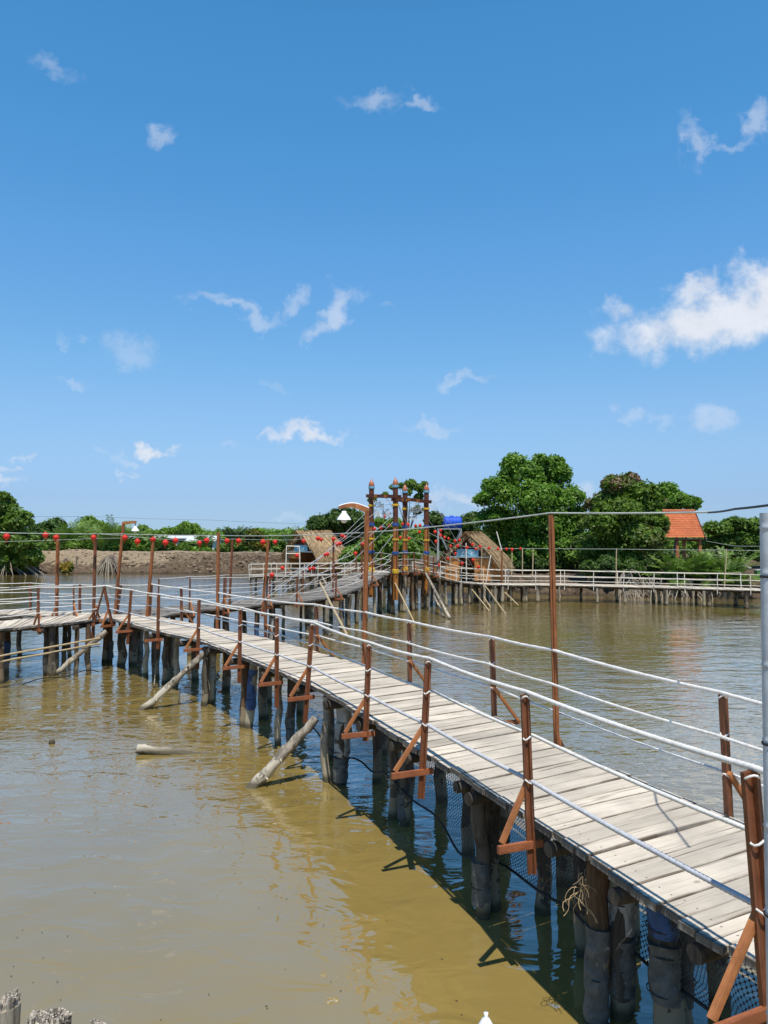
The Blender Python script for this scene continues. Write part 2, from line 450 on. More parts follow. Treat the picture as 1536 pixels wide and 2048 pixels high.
# ------------------------------------------------------------------ sky, sun
SUN_DIR = V((.085, -.42, 1.0)).normalized()
EL = math.asin(SUN_DIR.z); AZ = math.atan2(SUN_DIR.x, SUN_DIR.y)
def make_world():
    w = bpy.data.worlds.new('World'); S.world = w; w.use_nodes = True
    t = NT(w.node_tree); bg = t.n['Background']
    sky = t.n.new('ShaderNodeTexSky'); sky.sky_type = 'NISHITA'; sky.sun_disc = False
    sky.sun_elevation = EL; sky.sun_rotation = AZ
    sky.altitude = 0; sky.air_density = 1.0; sky.dust_density = 0.0; sky.ozone_density = 2.0
    d = objpos(t)['Generated']
    dx, dy, dz = t.xyz(d)
    ysafe = t.math('MAXIMUM', dy, .05)
    u = t.math('DIVIDE', dx, ysafe); v = t.math('DIVIDE', dz, ysafe)
    uv = t.comb(u, v, 0.)
    wv = t.n.new('ShaderNodeTexNoise'); t.set(wv.inputs['Vector'], uv); wv.inputs['Scale'].default_value = 17
    wv.inputs['Detail'].default_value = 6; wv.inputs['Roughness'].default_value = .62
    wv2 = t.n.new('ShaderNodeTexNoise'); t.set(wv2.inputs['Vector'], uv); wv2.inputs['Scale'].default_value = 5
    wv2.inputs['Detail'].default_value = 3
    warp = t.vmath('ADD', t.vmath('SCALE', t.vmath('SUBTRACT', wv.outputs['Color'], (.5, .5, .5)), .105),
                   t.vmath('SCALE', t.vmath('SUBTRACT', wv2.outputs['Color'], (.5, .5, .5)), .06))
    p = t.vmath('ADD', uv, warp)
    clouds = [  # px, py, half width, half height, tilt (deg, + rises to the right), density
        (1412, 642, 185, 56, 12, 1.), (1522, 612, 120, 66, 16, 1.), (1440, 632, 125, 58, 14, 1.), (1300, 690, 95, 26, 0, .62), (1405, 580, 46, 30, 30, .8), (1245, 625, 45, 26, 20, .62),
        (478, 636, 78, 15, -10, .42), (415, 612, 42, 17, 0, .34), (580, 604, 14, 30, -30, .36), (664, 622, 62, 24, 38, .58), (680, 592, 16, 26, 0, .4), (632, 650, 34, 18, 30, .45),
        (752, 186, 52, 22, 10, .42), (842, 205, 34, 15, -5, .38), (325, 272, 34, 18, 20, .42), (105, 125, 44, 22, -25, .28),
        (1382, 275, 20, 42, 0, .42), (1505, 248, 46, 22, 45, .45), (1440, 293, 60, 12, 10, .3),
        (610, 864, 60, 17, -3, .85), (555, 857, 20, 9, 0, .5), (318, 889, 38, 13, -4, .85), (10, 962, 46, 13, 0, .6), (30, 930, 14, 8, 0, .45), (62, 909, 18, 7, 0, .4),
        (262, 915, 22, 8, -5, .32), (252, 938, 13, 7, 0, .34), (208, 914, 18, 7, 0, .2), (930, 758, 34, 10, 10, .32), (865, 846, 54, 12, 0, .34),
        (1260, 828, 30, 13, 0, .3), (1330, 828, 28, 11, 0, .22), (1420, 840, 46, 26, 0, .4), (258, 698, 46, 24, 0, .26), (150, 766, 30, 9, 0, .26), (185, 685, 20, 8, 0, .2),
        (545, 771, 30, 9, 0, .14), (905, 1006, 60, 17, -4, .5), (1172, 990, 24, 18, 0, .45), (590, 1034, 32, 9, 0, .2), (120, 690, 16, 7, 0, .15), (780, 605, 20, 9, 0, .14), (470, 873, 22, 6, 0, .16)]
    dens = None
    fb = t.noise(uv, 20, 7, .6)
    for (cx, cy, a, b, rot, den) in clouds:
        x, y, z = ray(cx, cy)
        mp = t.n.new('ShaderNodeMapping'); mp.vector_type = 'TEXTURE'
        t.set(mp.inputs['Vector'], p)
        mp.inputs['Location'].default_value = (x / y, z / y, 0)
        mp.inputs['Rotation'].default_value = (0, 0, math.radians(rot))
        mp.inputs['Scale'].default_value = (a / F * 1.35, b / F * 1.35, 1)
        L = t.vmath('LENGTH', t.vmath('MULTIPLY', mp.outputs[0], (1, 1, 0)))
        mval = t.math('SUBTRACT', 1.0, L)
        mval = t.math('ADD', mval, t.math('MULTIPLY', t.math('SUBTRACT', fb, .5), 1.5))
        al = t.math('MULTIPLY', t.mapr(mval, -.08, .85, 0, 1, True), den * (.86 if den < .8 else 1.))
        dens = al if dens is None else t.math('MAXIMUM', dens, al)
    dens = t.math('MULTIPLY', dens, t.math('GREATER_THAN', dy, .06))
    # the physical sky graded to clean tropical blue; unseen zenith dimmed to deepen shade
    grade = t.ramp(t.math('ABSOLUTE', dz), SKYGRADE)
    skyc = t.vmath('MULTIPLY', t.vmath('MULTIPLY', sky.outputs[0], grade), (2., 2., 2.))
    shade = t.mapr(fb, .3, .7, .9, 1.05)
    cl = t.vmath('SCALE', (CLOUD[0], CLOUD[1], CLOUD[2]), shade)
    t.set(bg.inputs['Color'], t.mix(dens, skyc, cl))
    bg.inputs['Strength'].default_value = SKY_STR
SKY_STR = .15
SKYGRADE = [(0.006, (0.136, 0.220, 0.421)), (0.039, (0.169, 0.232, 0.392)), (0.100, (0.249, 0.317, 0.413)), (0.157, (0.292, 0.378, 0.456)), (0.209, (0.285, 0.422, 0.491)), (0.342, (0.268, 0.486, 0.590)), (0.463, (0.226, 0.521, 0.635)), (0.563, (0.217, 0.534, 0.651)), (0.72, (0.12, 0.26, 0.31)), (1.000, (0.06, 0.13, 0.16))]
CLOUD = (5.2, 5.5, 6.1)
make_world()
sun = bpy.data.lights.new('sun', 'SUN'); so = bpy.data.objects.new('sun', sun); COL.objects.link(so)
sun.energy = 5.0; sun.angle = math.radians(.53); sun.color = (1.0, .93, .81)
so.rotation_euler = (-SUN_DIR).to_track_quat('-Z', 'Y').to_euler(); so.location = (20, -10, 60)

# ------------------------------------------------------------------ value noise for terrain
def vnoise(x, y, seed=0):
    xi = np.floor(x).astype(np.int64); yi = np.floor(y).astype(np.int64)
    xf = x - xi; yf = y - yi
    def h(a, b):
        n = (a * 374761393 + b * 668265263 + seed * 1442695041) & 0x7fffffff
        n = ((n ^ (n >> 13)) * 1274126177) & 0x7fffffff
        return ((n ^ (n >> 16)) & 0xffff) / 65535.0
    sx = xf * xf * (3 - 2 * xf); sy = yf * yf * (3 - 2 * yf)
    a = h(xi, yi) * (1 - sx) + h(xi + 1, yi) * sx; b = h(xi, yi + 1) * (1 - sx) + h(xi + 1, yi + 1) * sx
    return a * (1 - sy) + b * sy
def fbm(x, y, o=4, seed=0):
    s = 0; a = .5
    for k in range(o): s = s + a * vnoise(x * 2 ** k, y * 2 ** k, seed + k); a *= .5
    return s / (1 - .5 ** o)

SHORE = [(-400, 60), (-60, 58.5), (-30, 58), (-22, 58), (-14, 57.5), (-10, 56.5), (-7, 54), (-4, 51), (-1, 49), (2, 46.5), (5, 43.5), (8, 39.5), (11, 37.8), (15, 37), (19, 36.2), (22, 34.5), (26, 33), (40, 31), (400, 20)]
def shore(x): return np.interp(x, [a for a, b in SHORE], [b for a, b in SHORE])
def zprof(x, d):
    zl = np.interp(d, [-4, 0, .6, 2, 3.6, 5, 9, 14, 40, 1500], [-1.5, -.12, .22, .7, 1.15, 1.36, 1.38, 1.15, 1.0, 1.0])
    zr = np.interp(d, [-4, 0, .8, 2, 4, 8, 40, 1500], [-1.5, -.1, .3, .55, .75, .85, .9, 1.0])
    w = np.clip((x + 9) / 8, 0, 1); w = w * w * (3 - 2 * w)
    return zl * (1 - w) + zr * w
def ground_z(x, y):
    d = y - float(shore(x)); return float(zprof(np.array(x), np.array(d)))
def bank_height(X, D):
    Y = shore(X) + D + (fbm(X * .35, X * 0 + 3, 3, 5) - .5) * 1.6 * np.exp(-np.maximum(D, 0) / 12)
    Z = zprof(X, D)
    slope = np.clip(np.minimum((D + .4) / .8, (5.2 - D) / 2.2), 0, 1)
    rugged = .42 + .58 * np.clip((X + 19) / 5, 0, 1)
    Z = Z + slope * rugged * ((fbm(X * 2.4, Y * 2.4, 4, 11) - .5) * 1.35 + (fbm(X * .4, Y * .4, 2, 31) - .5) * .4)
    Z = Z + np.clip((D - 3) / 3, 0, 1) * np.clip((14 - D) / 4, 0, 1) * ((fbm(X * .5, Y * .5, 3, 77) - .5) * .35 + (fbm(X * 2., Y * 2., 3, 78) - .5) * .16)
    hx, hy = Q(165, 1100, 64).x, 63.2       # a heap of spoil on the dike
    Z = Z + .38 * np.exp(-((X - hx) / 2.6) ** 2 - ((Y - hy) / 1.2) ** 2)
    return Y, Z
def make_terrain():
    xs = np.concatenate([np.linspace(-420, -48, 40), np.arange(-47, 30, .16), np.linspace(31, 420, 40)])
    ds = np.concatenate([[-4, -2, -1], np.arange(-.6, 6.2, .16), np.arange(6.5, 16, .8), [20, 30, 50, 90, 160, 400, 900, 1800]])
    X, D = np.meshgrid(xs, ds); Y, Z = bank_height(X, D)
    ny, nx = X.shape
    co_ = np.stack([X.ravel(), Y.ravel(), Z.ravel()], 1)
    i = np.arange(nx * ny).reshape(ny, nx)
    f = np.stack([i[:-1, :-1].ravel(), i[:-1, 1:].ravel(), i[1:, 1:].ravel(), i[1:, :-1].ravel()], 1)
    return raw_mesh('ground', co_, f, M['earth'])
def raw_mesh(name, co_, faces, mat, parent=None, smooth=False, link_it=True):
    org = ORG.get(parent.name, V((0, 0, 0))) if parent is not None else V((0, 0, 0))
    me = bpy.data.meshes.new(name); n, k = faces.shape
    c = co_ - np.array([org.x, org.y, org.z])
    me.vertices.add(len(c)); me.vertices.foreach_set('co', c.astype(np.float32).ravel())
    me.loops.add(n * k); me.loops.foreach_set('vertex_index', faces.astype(np.int32).ravel())
    me.polygons.add(n); me.polygons.foreach_set('loop_start', np.arange(0, n * k, k, dtype=np.int32))
    me.polygons.foreach_set('use_smooth', np.full(n, smooth))
    me.update(calc_edges=True)
    return link(name, me, mat, parent, org)
tag(make_terrain(), kind='structure')
def make_clods(n=9000):
    X = RNG.uniform(-33, 2, n); D = RNG.uniform(.15, 5.5, n) ** 1.0; Y, Z = bank_height(X, D)
    keep = (RNG.random(n) < np.clip((X + 21) / 6, .12, 1)) & (fbm(X * .6, D * .8, 3, 9) > .42); X, Y, Z = X[keep], Y[keep], Z[keep]; n = len(X)
    r = RNG.gamma(2.0, .024, n).clip(.015, .17)
    oct_ = np.array([(1, 0, 0), (0, 1, 0), (-1, 0, 0), (0, -1, 0), (0, 0, 1), (0, 0, -1)], float)
    v = oct_[None] * r[:, None, None] * RNG.uniform(.6, 1.4, (n, 6, 1)) + RNG.normal(0, .18, (n, 6, 3)) * r[:, None, None]
    v = v * np.array([1.2, 1, .75]) + np.stack([X, Y, Z + r * .25], 1)[:, None, :]
    t = np.array([(0, 1, 4), (1, 2, 4), (2, 3, 4), (3, 0, 4), (1, 0, 5), (2, 1, 5), (3, 2, 5), (0, 3, 5)])
    f = (np.arange(n)[:, None, None] * 6 + t[None]).reshape(-1, 3)
    return raw_mesh('earth_clods', v.reshape(-1, 3), f, M['clod'])
M['clod'] = mat_plain('dry_earth_clods', (.20, .15, .108), .95, .4, 3, 0, .45, .1)
tag(make_clods(), 'loose dry clods of earth lying over the bare bank', 'earth', None, 'stuff')
mb = MB(); mb.quad((-900, -60, 0), (900, -60, 0), (900, 400, 0), (-900, 400, 0))
w_ = mb.build('water', M['water']); tag(w_, kind='structure')
# ------------------------------------------------------------------ boardwalks
def plank_deck(Lp, Rp, widths, name, mat, parent, gap=.012, thick=.042, nseg=6, jit=.03, wob=.004):
    """planks laid across the walkway between two edge lines (same number of points)"""
    mb = MB(); aL, aR = arc(Lp), arc(Rp); tot = max(aL[-1], aR[-1]); s = 0.0
    while s < tot - .05:
        w = random.uniform(*widths); e = min(tot, s + w)
        t0, t1 = s / tot, (e - gap * random.uniform(.5, 1.6)) / tot
        l0, l1 = at_len(Lp, aL, t0 * aL[-1]), at_len(Lp, aL, t1 * aL[-1]); r0, r1 = at_len(Rp, aR, t0 * aR[-1]), at_len(Rp, aR, t1 * aR[-1])
        jl, jr = random.uniform(-jit, jit), random.uniform(-jit, jit)
        d0 = (r0 - l0).normalized(); d1 = (r1 - l1).normalized()
        l0 = l0 + d0 * jl; l1 = l1 + d1 * (jl + random.uniform(-.006, .006)); r0 = r0 + d0 * jr; r1 = r1 + d1 * (jr + random.uniform(-.006, .006))
        dz0 = random.uniform(-.008, .007); dz1 = random.uniform(-.008, .007); cup = random.uniform(-.006, .006)
        n = len(mb.v); L = (r0 - l0).length; W = (l1 - l0).length
        ph = random.uniform(0, 9)
        rows = []
        for k in range(nseg + 1):
            t = k / nseg; a = l0.lerp(r0, t); b = l1.lerp(r1, t)
            z = dz0 + (dz1 - dz0) * t + cup * 4 * t * (1 - t)
            along = (b - a).normalized()
            a = a + along * (wob * math.sin(ph + t * 7)); b = b + along * (wob * math.sin(ph * 1.7 + t * 6))
            rows.append([(a.x, a.y, a.z + z), (b.x, b.y, b.z + z), (b.x, b.y, b.z + z - thick), (a.x, a.y, a.z + z - thick)])
        for r in rows: mb.v += r
        for k in range(nseg):
            u0, u1 = L * k / nseg, L * (k + 1) / nseg; p = n + 4 * k; q = p + 4
            for (i, j, v0, v1) in ((0, 1, 0, W), (1, 2, W, W + thick), (2, 3, 0, W), (3, 0, -thick, 0)):
                mb.f.append([p + i, q + i, q + j, p + j]); mb.uv += [(u0, v0), (u1, v0), (u1, v1), (u0, v1)]; mb.sm.append(False)
        e_ = n + 4 * nseg
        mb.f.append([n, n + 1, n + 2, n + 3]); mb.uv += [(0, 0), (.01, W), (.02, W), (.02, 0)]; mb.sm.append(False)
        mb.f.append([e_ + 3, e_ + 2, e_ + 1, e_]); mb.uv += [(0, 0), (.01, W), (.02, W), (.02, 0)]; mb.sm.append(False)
        s = e
    return mb.build(name, mat, parent)

def rough_path(a, b, n=7, wob=.02):
    a, b = V(a), V(b); out = []
    for i in range(n):
        t = i / (n - 1); p = a.lerp(b, t)
        if 0 < i < n - 1: p = p + V((random.uniform(-wob, wob), random.uniform(-wob, wob), 0))
        out.append(p)
    return out
def make_pile(base, top, r, mat, parent, sack=None, n=9, wob=.018):
    """driven pile from below the water to the deck; sack = (z0, z1, material) wrapping"""
    pts = rough_path(base, top, 7, wob); ph = random.uniform(0, 9); e = random.uniform(.06, .16)
    rad = [r * random.uniform(.9, 1.1) * (1.08 - .12 * i / 6) for i in range(7)]
    mb = MB(); mb.tube(pts, rad, n, True, lambda i, a, L: 1 + e * math.sin(2 * a + ph) + .05 * math.sin(5 * a + ph + i) + .22 * mnoise.noise(V((1.5 * math.cos(a), 1.5 * math.sin(a), i * .8 + ph))))
    o = mb.build('pile', mat, parent)
    if sack:
        for (z0, z1, sm) in sack:
            b, t = V(base), V(top); f0 = (z0 - b.z) / (t.z - b.z); f1 = (z1 - b.z) / (t.z - b.z)
            k = max(6, int((z1 - z0) / .05)); sp = [b.lerp(t, f0 + (f1 - f0) * i / k) for i in range(k + 1)]
            bulge = [r * (1.17 + .05 * math.sin(2.1 * i / k * math.pi + ph) + random.uniform(-.045, .05)) for i in range(k + 1)]
            bulge[0] *= .93; bulge[-1] *= 1.04
            mb = MB(); mb.tube(sp, bulge, 16, True, lambda i, a, L: 1 + .30 * mnoise.noise(V((1.3 * math.cos(a), 1.3 * math.sin(a), i * .30 + ph))) + .10 * mnoise.noise(V((4 * math.cos(a), 4 * math.sin(a), i * .9 + ph))))
            so_ = mb.build('sack_wrap', M[sm], o)
            for q in random.choice(((.25, .9), (.5,), (.15, .7))):
                mb = MB(); i = int(q * k); c = sp[i] + V((0, 0, random.uniform(-.02, .02))); mb.lathe(c, [(bulge[i] * 1.02, -.006), (bulge[i] * 1.07, 0), (bulge[i] * 1.02, .006)], 14)
                mb.build('tie', M['tie'], o)
    return o

# ---- edges of the near boardwalk, from the photograph, on the level of its deck
LPX = [(1513, 1928), (1377, 1849), (1300, 1797), (1195, 1726), (1077, 1647), (915, 1545), (768, 1457), (708, 1418), (637, 1379), (562, 1346), (487, 1316), (403, 1283), (322, 1265), (281, 1254), (227, 1238.5)]
RPX = [(1499, 1650), (1457, 1635), (1363, 1593), (1286, 1563), (1192, 1523), (1105, 1489), (1025, 1448), (980, 1427), (895, 1392), (807, 1361), (752, 1340), (655, 1310), (562, 1282), (460, 1263), (403, 1249), (368, 1242), (310, 1234)]
Ledge = catmull([V((2.75, 1.9, DZ)), V((2.2, 2.95, DZ))] + [P(x, y, DZ) for x, y in LPX], 6)
Redge0 = catmull([V((4.2, 2.3, DZ)), V((3.45, 3.7, DZ)), V((2.95, 4.75, DZ))] + [P(x, y, DZ) for x, y in RPX], 6)
def cross_hit(p, n, line):
    best = None
    for a, b in zip(line, line[1:]):
        d = b - a; det = n.x * (-d.y) + d.x * n.y
        if abs(det) < 1e-9: continue
        ex, ey = a.x - p.x, a.y - p.y
        t = (ex * (-d.y) + d.x * ey) / det; s = (n.x * ey - n.y * ex) / det
        if -.02 <= s <= 1.02 and .7 < t < 2.4 and (best is None or t < best): best = t
    return best
def offset_line(line, w):
    out = []
    for i, p in enumerate(line):
        d = line[min(i + 1, len(line) - 1)] - line[max(i - 1, 0)]; d.z = 0; d.normalize()
        out.append(p + V((-d.y, d.x, 0)) * w)
    return out
ws = []
for i, p in enumerate(Ledge):
    d = Ledge[min(i + 1, len(Ledge) - 1)] - Ledge[max(i - 1, 0)]; d.z = 0; d.normalize()
    n = V((d.y, -d.x, 0)); h = cross_hit(p, n, Redge0); ws.append((h, n))
w_known = [h for h, n in ws if h]
hs_ = [h if h else None for h, n in ws]
for i in range(len(hs_)):
    if hs_[i] is None:
        near = [(abs(j - i), hs_[j]) for j in range(len(hs_)) if hs_[j]]
        hs_[i] = min(near)[1] if near else 1.35
sm_ = [sum(hs_[max(0, i - 3):i + 4]) / len(hs_[max(0, i - 3):i + 4]) for i in range(len(hs_))]
Redge = [p + n * h for p, (_, n), h in zip(Ledge, ws, sm_)]
# the turn at the far end and the branch that runs off to the left
PAIRS = [((205, 1239), (235, 1228)), ((190, 1240), (165, 1225)), ((175, 1241), (120, 1231)), ((118, 1247), (70, 1235.5)), ((68, 1252), (30, 1239)), ((0, 1258), (-45, 1246)), ((-130, 1274), (-180, 1260))]
walk = thing('boardwalk', P(700, 1400, 0), 'long curving boardwalk of pale planks on sack-wrapped piles, from lower right to the left corner', 'boardwalk', 'plank boardwalks over the pond')
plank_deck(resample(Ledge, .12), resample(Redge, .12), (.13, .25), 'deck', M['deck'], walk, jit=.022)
lwalk = thing('boardwalk', P(60, 1250, 0), 'short plank boardwalk running off the left edge, grey net along its piles', 'boardwalk', 'plank boardwalks over the pond')
LB = [Ledge[-1]] + [P(a[0], a[1], DZ) for a, b in PAIRS]; RB = [Redge[-1]] + [P(b[0], b[1], DZ) for a, b in PAIRS]
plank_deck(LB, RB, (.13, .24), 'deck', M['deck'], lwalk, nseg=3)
# second branch further back at left
fwalk = thing('boardwalk', P(60, 1226, 0), 'thin strip of boardwalk at far left, behind the netted one', 'boardwalk', 'plank boardwalks over the pond')
FL = [P(112, 1232.4, DZ - .01), P(60, 1230.5, DZ - .01), P(0, 1228.5, DZ - .01), P(-160, 1226, DZ - .01)]; FR = [P(160, 1224.5, DZ - .01), P(60, 1220, DZ - .01), P(0, 1219, DZ - .01), P(-160, 1216, DZ - .01)]
plank_deck(FL, FR, (.13, .24), 'deck', M['deck'], fwalk, nseg=3)

# ---- bridge B, up to the gate
Bfront = [P(318, 1235, DZ - .02), P(356, 1226, DZ - .02), P(403, 1220, DZ - .02), P(460, 1217, DZ - .02), P(500, 1212.5, DZ), P(566, 1204.5, DZ), P(617, 1201.5, DZ), Q(660, 1194, 24.4), Q(700, 1184, 26.2), Q(735, 1169, 27.9), Q(765, 1153, 29.2), Q(782, 1145.5, 29.9)]
Bfront = catmull(Bfront, 4)
Bback = offset_line(Bfront, 1.55)
bridge = thing('boardwalk', P(560, 1215, 0), 'grey plank bridge climbing from the boardwalk corner to the four-post gate', 'bridge', 'plank boardwalks over the pond')
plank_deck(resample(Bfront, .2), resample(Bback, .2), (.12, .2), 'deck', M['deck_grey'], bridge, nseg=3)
G1 = Q(735, 1140, 30.7); G2 = Q(788, 1143.5, 29.7); G3 = Q(806, 1138, 32.9); G4 = Q(849, 1139.5, 32.2)
# ---- platform and walkway C to the right
Cfront = [Bfront[-1], Q(806, 1142.5, 30.6), Q(835, 1143, 31.4), Q(858, 1146, 32.2), Q(880, 1153, 32.9), Q(902, 1161, 33.4), Q(940, 1166.5, 33.9), Q(985, 1169.5, 34.6), Q(1040, 1170.5, 34.9), Q(1110, 1170.5, 34.9), Q(1200, 1172.5, 34.6), Q(1300, 1175, 33.9), Q(1440, 1179, 32.6), Q(1536, 1182, 31.7), Q(1640, 1186, 31)]
Cfront = catmull(Cfront, 4); Cback = offset_line(Cfront, 1.5)
cwalk = thing('boardwalk', Q(1150, 1205, 34.9), 'walkway with pale bamboo rails curving from the gate past the right-hand hut', 'boardwalk', 'plank boardwalks over the pond')
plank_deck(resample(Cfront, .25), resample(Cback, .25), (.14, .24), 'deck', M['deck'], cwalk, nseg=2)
# ---- walkway D behind at left, with white rails
Dfront = [Q(497, 1152, 40.7), Q(560, 1152, 40.9), Q(640, 1151, 41), Q(745, 1151, 40.6)]; Dback = offset_line(Dfront, 1.5)
dwalk = thing('boardwalk', Q(600, 1190, 41), 'far walkway with white bamboo rails in front of the left-hand thatched hut', 'boardwalk', 'plank boardwalks over the pond')
plank_deck(resample(Dfront, .4), resample(Dback, .4), (.16, .26), 'deck', M['deck_grey'], dwalk, nseg=2)

def substructure(owner, front, back, start, stop, step, rr=(.045, .075), rows=(.08, .55, .95), skip=0, extra=1, mats=('pile', 'pile', 'pile_pale', 'pile_brown'), drop=.035, sackp=.0, beams=True):
    """beams along the edges, a cross log and piles under every bent"""
    a, b = arc(front), arc(back); n = 0
    s = start
    while s < min(stop, a[-1]):
        p, q = at_len(front, a, s), at_len(back, b, s / a[-1] * b[-1])
        z = min(p.z, q.z) - drop - .10
        mb = MB(); d = (q - p).normalized()
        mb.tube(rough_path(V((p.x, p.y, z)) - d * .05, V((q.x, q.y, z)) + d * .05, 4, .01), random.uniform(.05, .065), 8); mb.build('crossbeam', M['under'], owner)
        for t in rows:
            for k in range(random.randint(1, 1 + extra)):
                c = p.lerp(q, t + random.uniform(-.04, .04)); tx = V((random.uniform(-.28, .28), random.uniform(-.28, .28), 0)) * .6
                m = random.choice(mats); r = random.uniform(*rr)
                sk = None
                if random.random() < sackp:
                    z0 = random.uniform(-.02, .2); sk = [(z0, z0 + random.uniform(.25, .6), random.choice(['sack_white', 'sack_blue', 'sack_grey', 'sack_blue']))]
                make_pile((c.x + tx.x + random.uniform(-.05, .05), c.y + tx.y, -.5), (c.x + tx.x, c.y + tx.y, z + .06), r, M[m], owner, sk, 8)
        s += step * random.uniform(.85, 1.15)
    if beams:
        for line, w in ((front, .2), (back, -.2)):
            pts = resample(offset_line(line, w), .6); mb = MB()
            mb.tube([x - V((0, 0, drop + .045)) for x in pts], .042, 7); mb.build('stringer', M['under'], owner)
substructure(bridge, Bfront, Bback, 1.6, 99, 1.05, rows=(.06, .9), sackp=.28)
substructure(cwalk, Cfront, Cback, .3, 4.2, .8, rows=(.05, .5, .95), sackp=.1)
substructure(cwalk, Cfront, Cback, 4.4, 9.3, .62, rows=(.05, .95), mats=('pile', 'pile_pale', 'pile_pale'), beams=False, extra=1)
substructure(cwalk, Cfront, Cback, 10.0, 99, 1.45, rows=(.05, .9), mats=('pile', 'pile_pale'), beams=False)
substructure(dwalk, Dfront, Dback, .2, 99, .95, rows=(.05, .9), mats=('pile', 'pile_pale'), extra=0)
aL = arc(Ledge)
substructure(walk, Ledge, Redge, 5.0, 99, 1.25, rr=(.05, .085), rows=(.45, .93), mats=('pile', 'pile', 'pile_brown'), extra=0, beams=False)
substructure(lwalk, LB, RB, .9, 99, .85, rr=(.05, .085), rows=(.12, .85), mats=('pile', 'pile', 'pile_brown'), sackp=.15, beams=False)
substructure(fwalk, FL, FR, .3, 99, 1.1, rows=(.1, .9), extra=0, mats=('pile',))
# piles of the near boardwalk that the photograph shows one by one: foot pixel, radius, top pixel x shift, sacks
NEAR = [((1180, 2052), .072, .02, 'pile_brown', [(.02, .62, 'sack_grey')]), ((1229, 2040), .085, .0, 'pile', [(.16, .52, 'sack_grey'), (.56, .98, 'sack_white')]),
        ((1318, 2105), .088, -.02, 'pile', [(.30, .66, 'sack_grey'), (.70, 1.02, 'sack_blue')]), ((1350, 2080), .07, 0, 'pile', [(.2, .80, 'sack_grey')]),
        ((948, 1838), .072, -.03, 'pile', [(.10, .46, 'sack_grey')]), ((972, 1826), .06, 0, 'pile', None),
        ((775, 1643), .052, 0, 'pile', None), ((796, 1652), .056, .02, 'pile', [(.05, .34, 'sack_grey')]),
        ((641, 1563), .062, -.01, 'pile_pale', None), ((671, 1571), .088, .05, 'pile', [(.36, 1.0, 'sack_white'), (.04, .34, 'sack_grey')]),
        ((548, 1492), .055, 0, 'pile_pale', None), ((571, 1491), .06, 0, 'pile', [(.1, .4, 'sack_grey')]),
        ((477, 1455), .06, 0, 'pile_brown', None), ((492, 1457), .065, .03, 'pile_pale', [(.3, .95, 'sack_blue')]),
        ((401, 1412), .062, 0, 'pile', None), ((414, 1408), .06, .0, 'pile_pale', [(.35, .9, 'sack_white')]),
        ((345, 1376), .062, 0, 'pile_pale', None), ((330, 1366), .05, 0, 'pile', None), ((284, 1353), .052, 0, 'pile_pale', None), ((305, 1357), .055, 0, 'pile', None),
        ((237, 1332), .10, 0, 'pile', None), ((258, 1330), .09, 0, 'pile', None)]
for (px, py), r, lean, m, sk in NEAR:
    b = P(px, py, 0) + V((.05, .03, 0)); dd = V((.03, .05, 0))
    bb = b + V((-lean, 0, -.55)); tt = b + V((lean, 0, DZ - .09)) + dd
    make_pile(bb, tt, r, M[m], walk, sk, 14, .028)
for s_ in (2.2, 3.3, 4.2):   # second row under the near end
    for t in (.42, .8):
        c = at_len(Ledge, aL, s_).lerp(at_len(Redge, arc(Redge), s_ * arc(Redge)[-1] / aL[-1]), t)
        make_pile((c.x, c.y, -.5), (c.x, c.y, DZ - .08), .065, M['pile'], walk)
# cross logs with sawn round ends, and the dark edge beams
for lx, ly in ((912, 1548), (1106, 1668), (1240, 1755), (700, 1415), (780, 1464), (1385, 1856)):
    p = P(lx, ly, DZ); i = min(range(len(Ledge)), key=lambda k: (Ledge[k] - p).length); q = Redge[i]; p = Ledge[i]
    d = (q - p).normalized(); z = V((0, 0, -.125))
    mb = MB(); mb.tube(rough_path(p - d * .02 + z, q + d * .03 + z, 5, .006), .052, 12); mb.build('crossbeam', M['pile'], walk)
for line, w, rr in ((Ledge, -.22, .03), (Ledge, -.7, .045), (Redge, .08, .045)):
    pts = resample([x - V((0, 0, .074)) for x in offset_line(line, w)], .35)
    pts = [x + V((0, 0, random.uniform(-.008, .006))) for x in pts]
    mb = MB(); mb.tube(pts, rr, 7, True, lambda i, a, L: 1 + .15 * math.sin(a * 2 + i * .8)); mb.build('stringer', M['under'], walk)
for line, w in ((LB, -.2), (LB, -1.0)):
    mb = MB(); mb.tube(resample([x - V((0, 0, .07)) for x in offset_line(line, w)], .5), .04, 7); mb.build('stringer', M['under'], lwalk)

# ------------------------------------------------------------------ ropes, posts, railings
def rope_mesh(mb, pts, r, twist=True):
    """laid rope: three strands twisted, modelled where it is near enough to show"""
    pts = [V(p) for p in pts]; L = arc(pts); out = []; s = 0
    while s < L[-1]:
        p = at_len(pts, L, s); out.append(p); dist = math.hypot(p.x, p.y)
        s += .008 if (twist and dist < 6.5) else (.05 if dist < 12 else .15)
    out.append(pts[-1])
    LL = arc(out); pitch = .085
    def prof(i, a, l):
        return .86 + .2 * abs(math.cos(1.5 * (a - 2 * math.pi * LL[min(i, len(LL) - 1)] / pitch)))
    # the near, twisted stretch and the far stretch are one tube
    mb.tube(out, r, 9, True, prof if twist else None)
def sag_path(tops, sag, n=9):
    out = []
    for a, b in zip(tops, tops[1:]):
        for k in range(n):
            t = k / n; p = a.lerp(b, t); p = p - V((0, 0, sag * (b - a).length * 4 * t * (1 - t) * random.uniform(.96, 1.04))); out.append(p)
    out.append(tops[-1]); return out
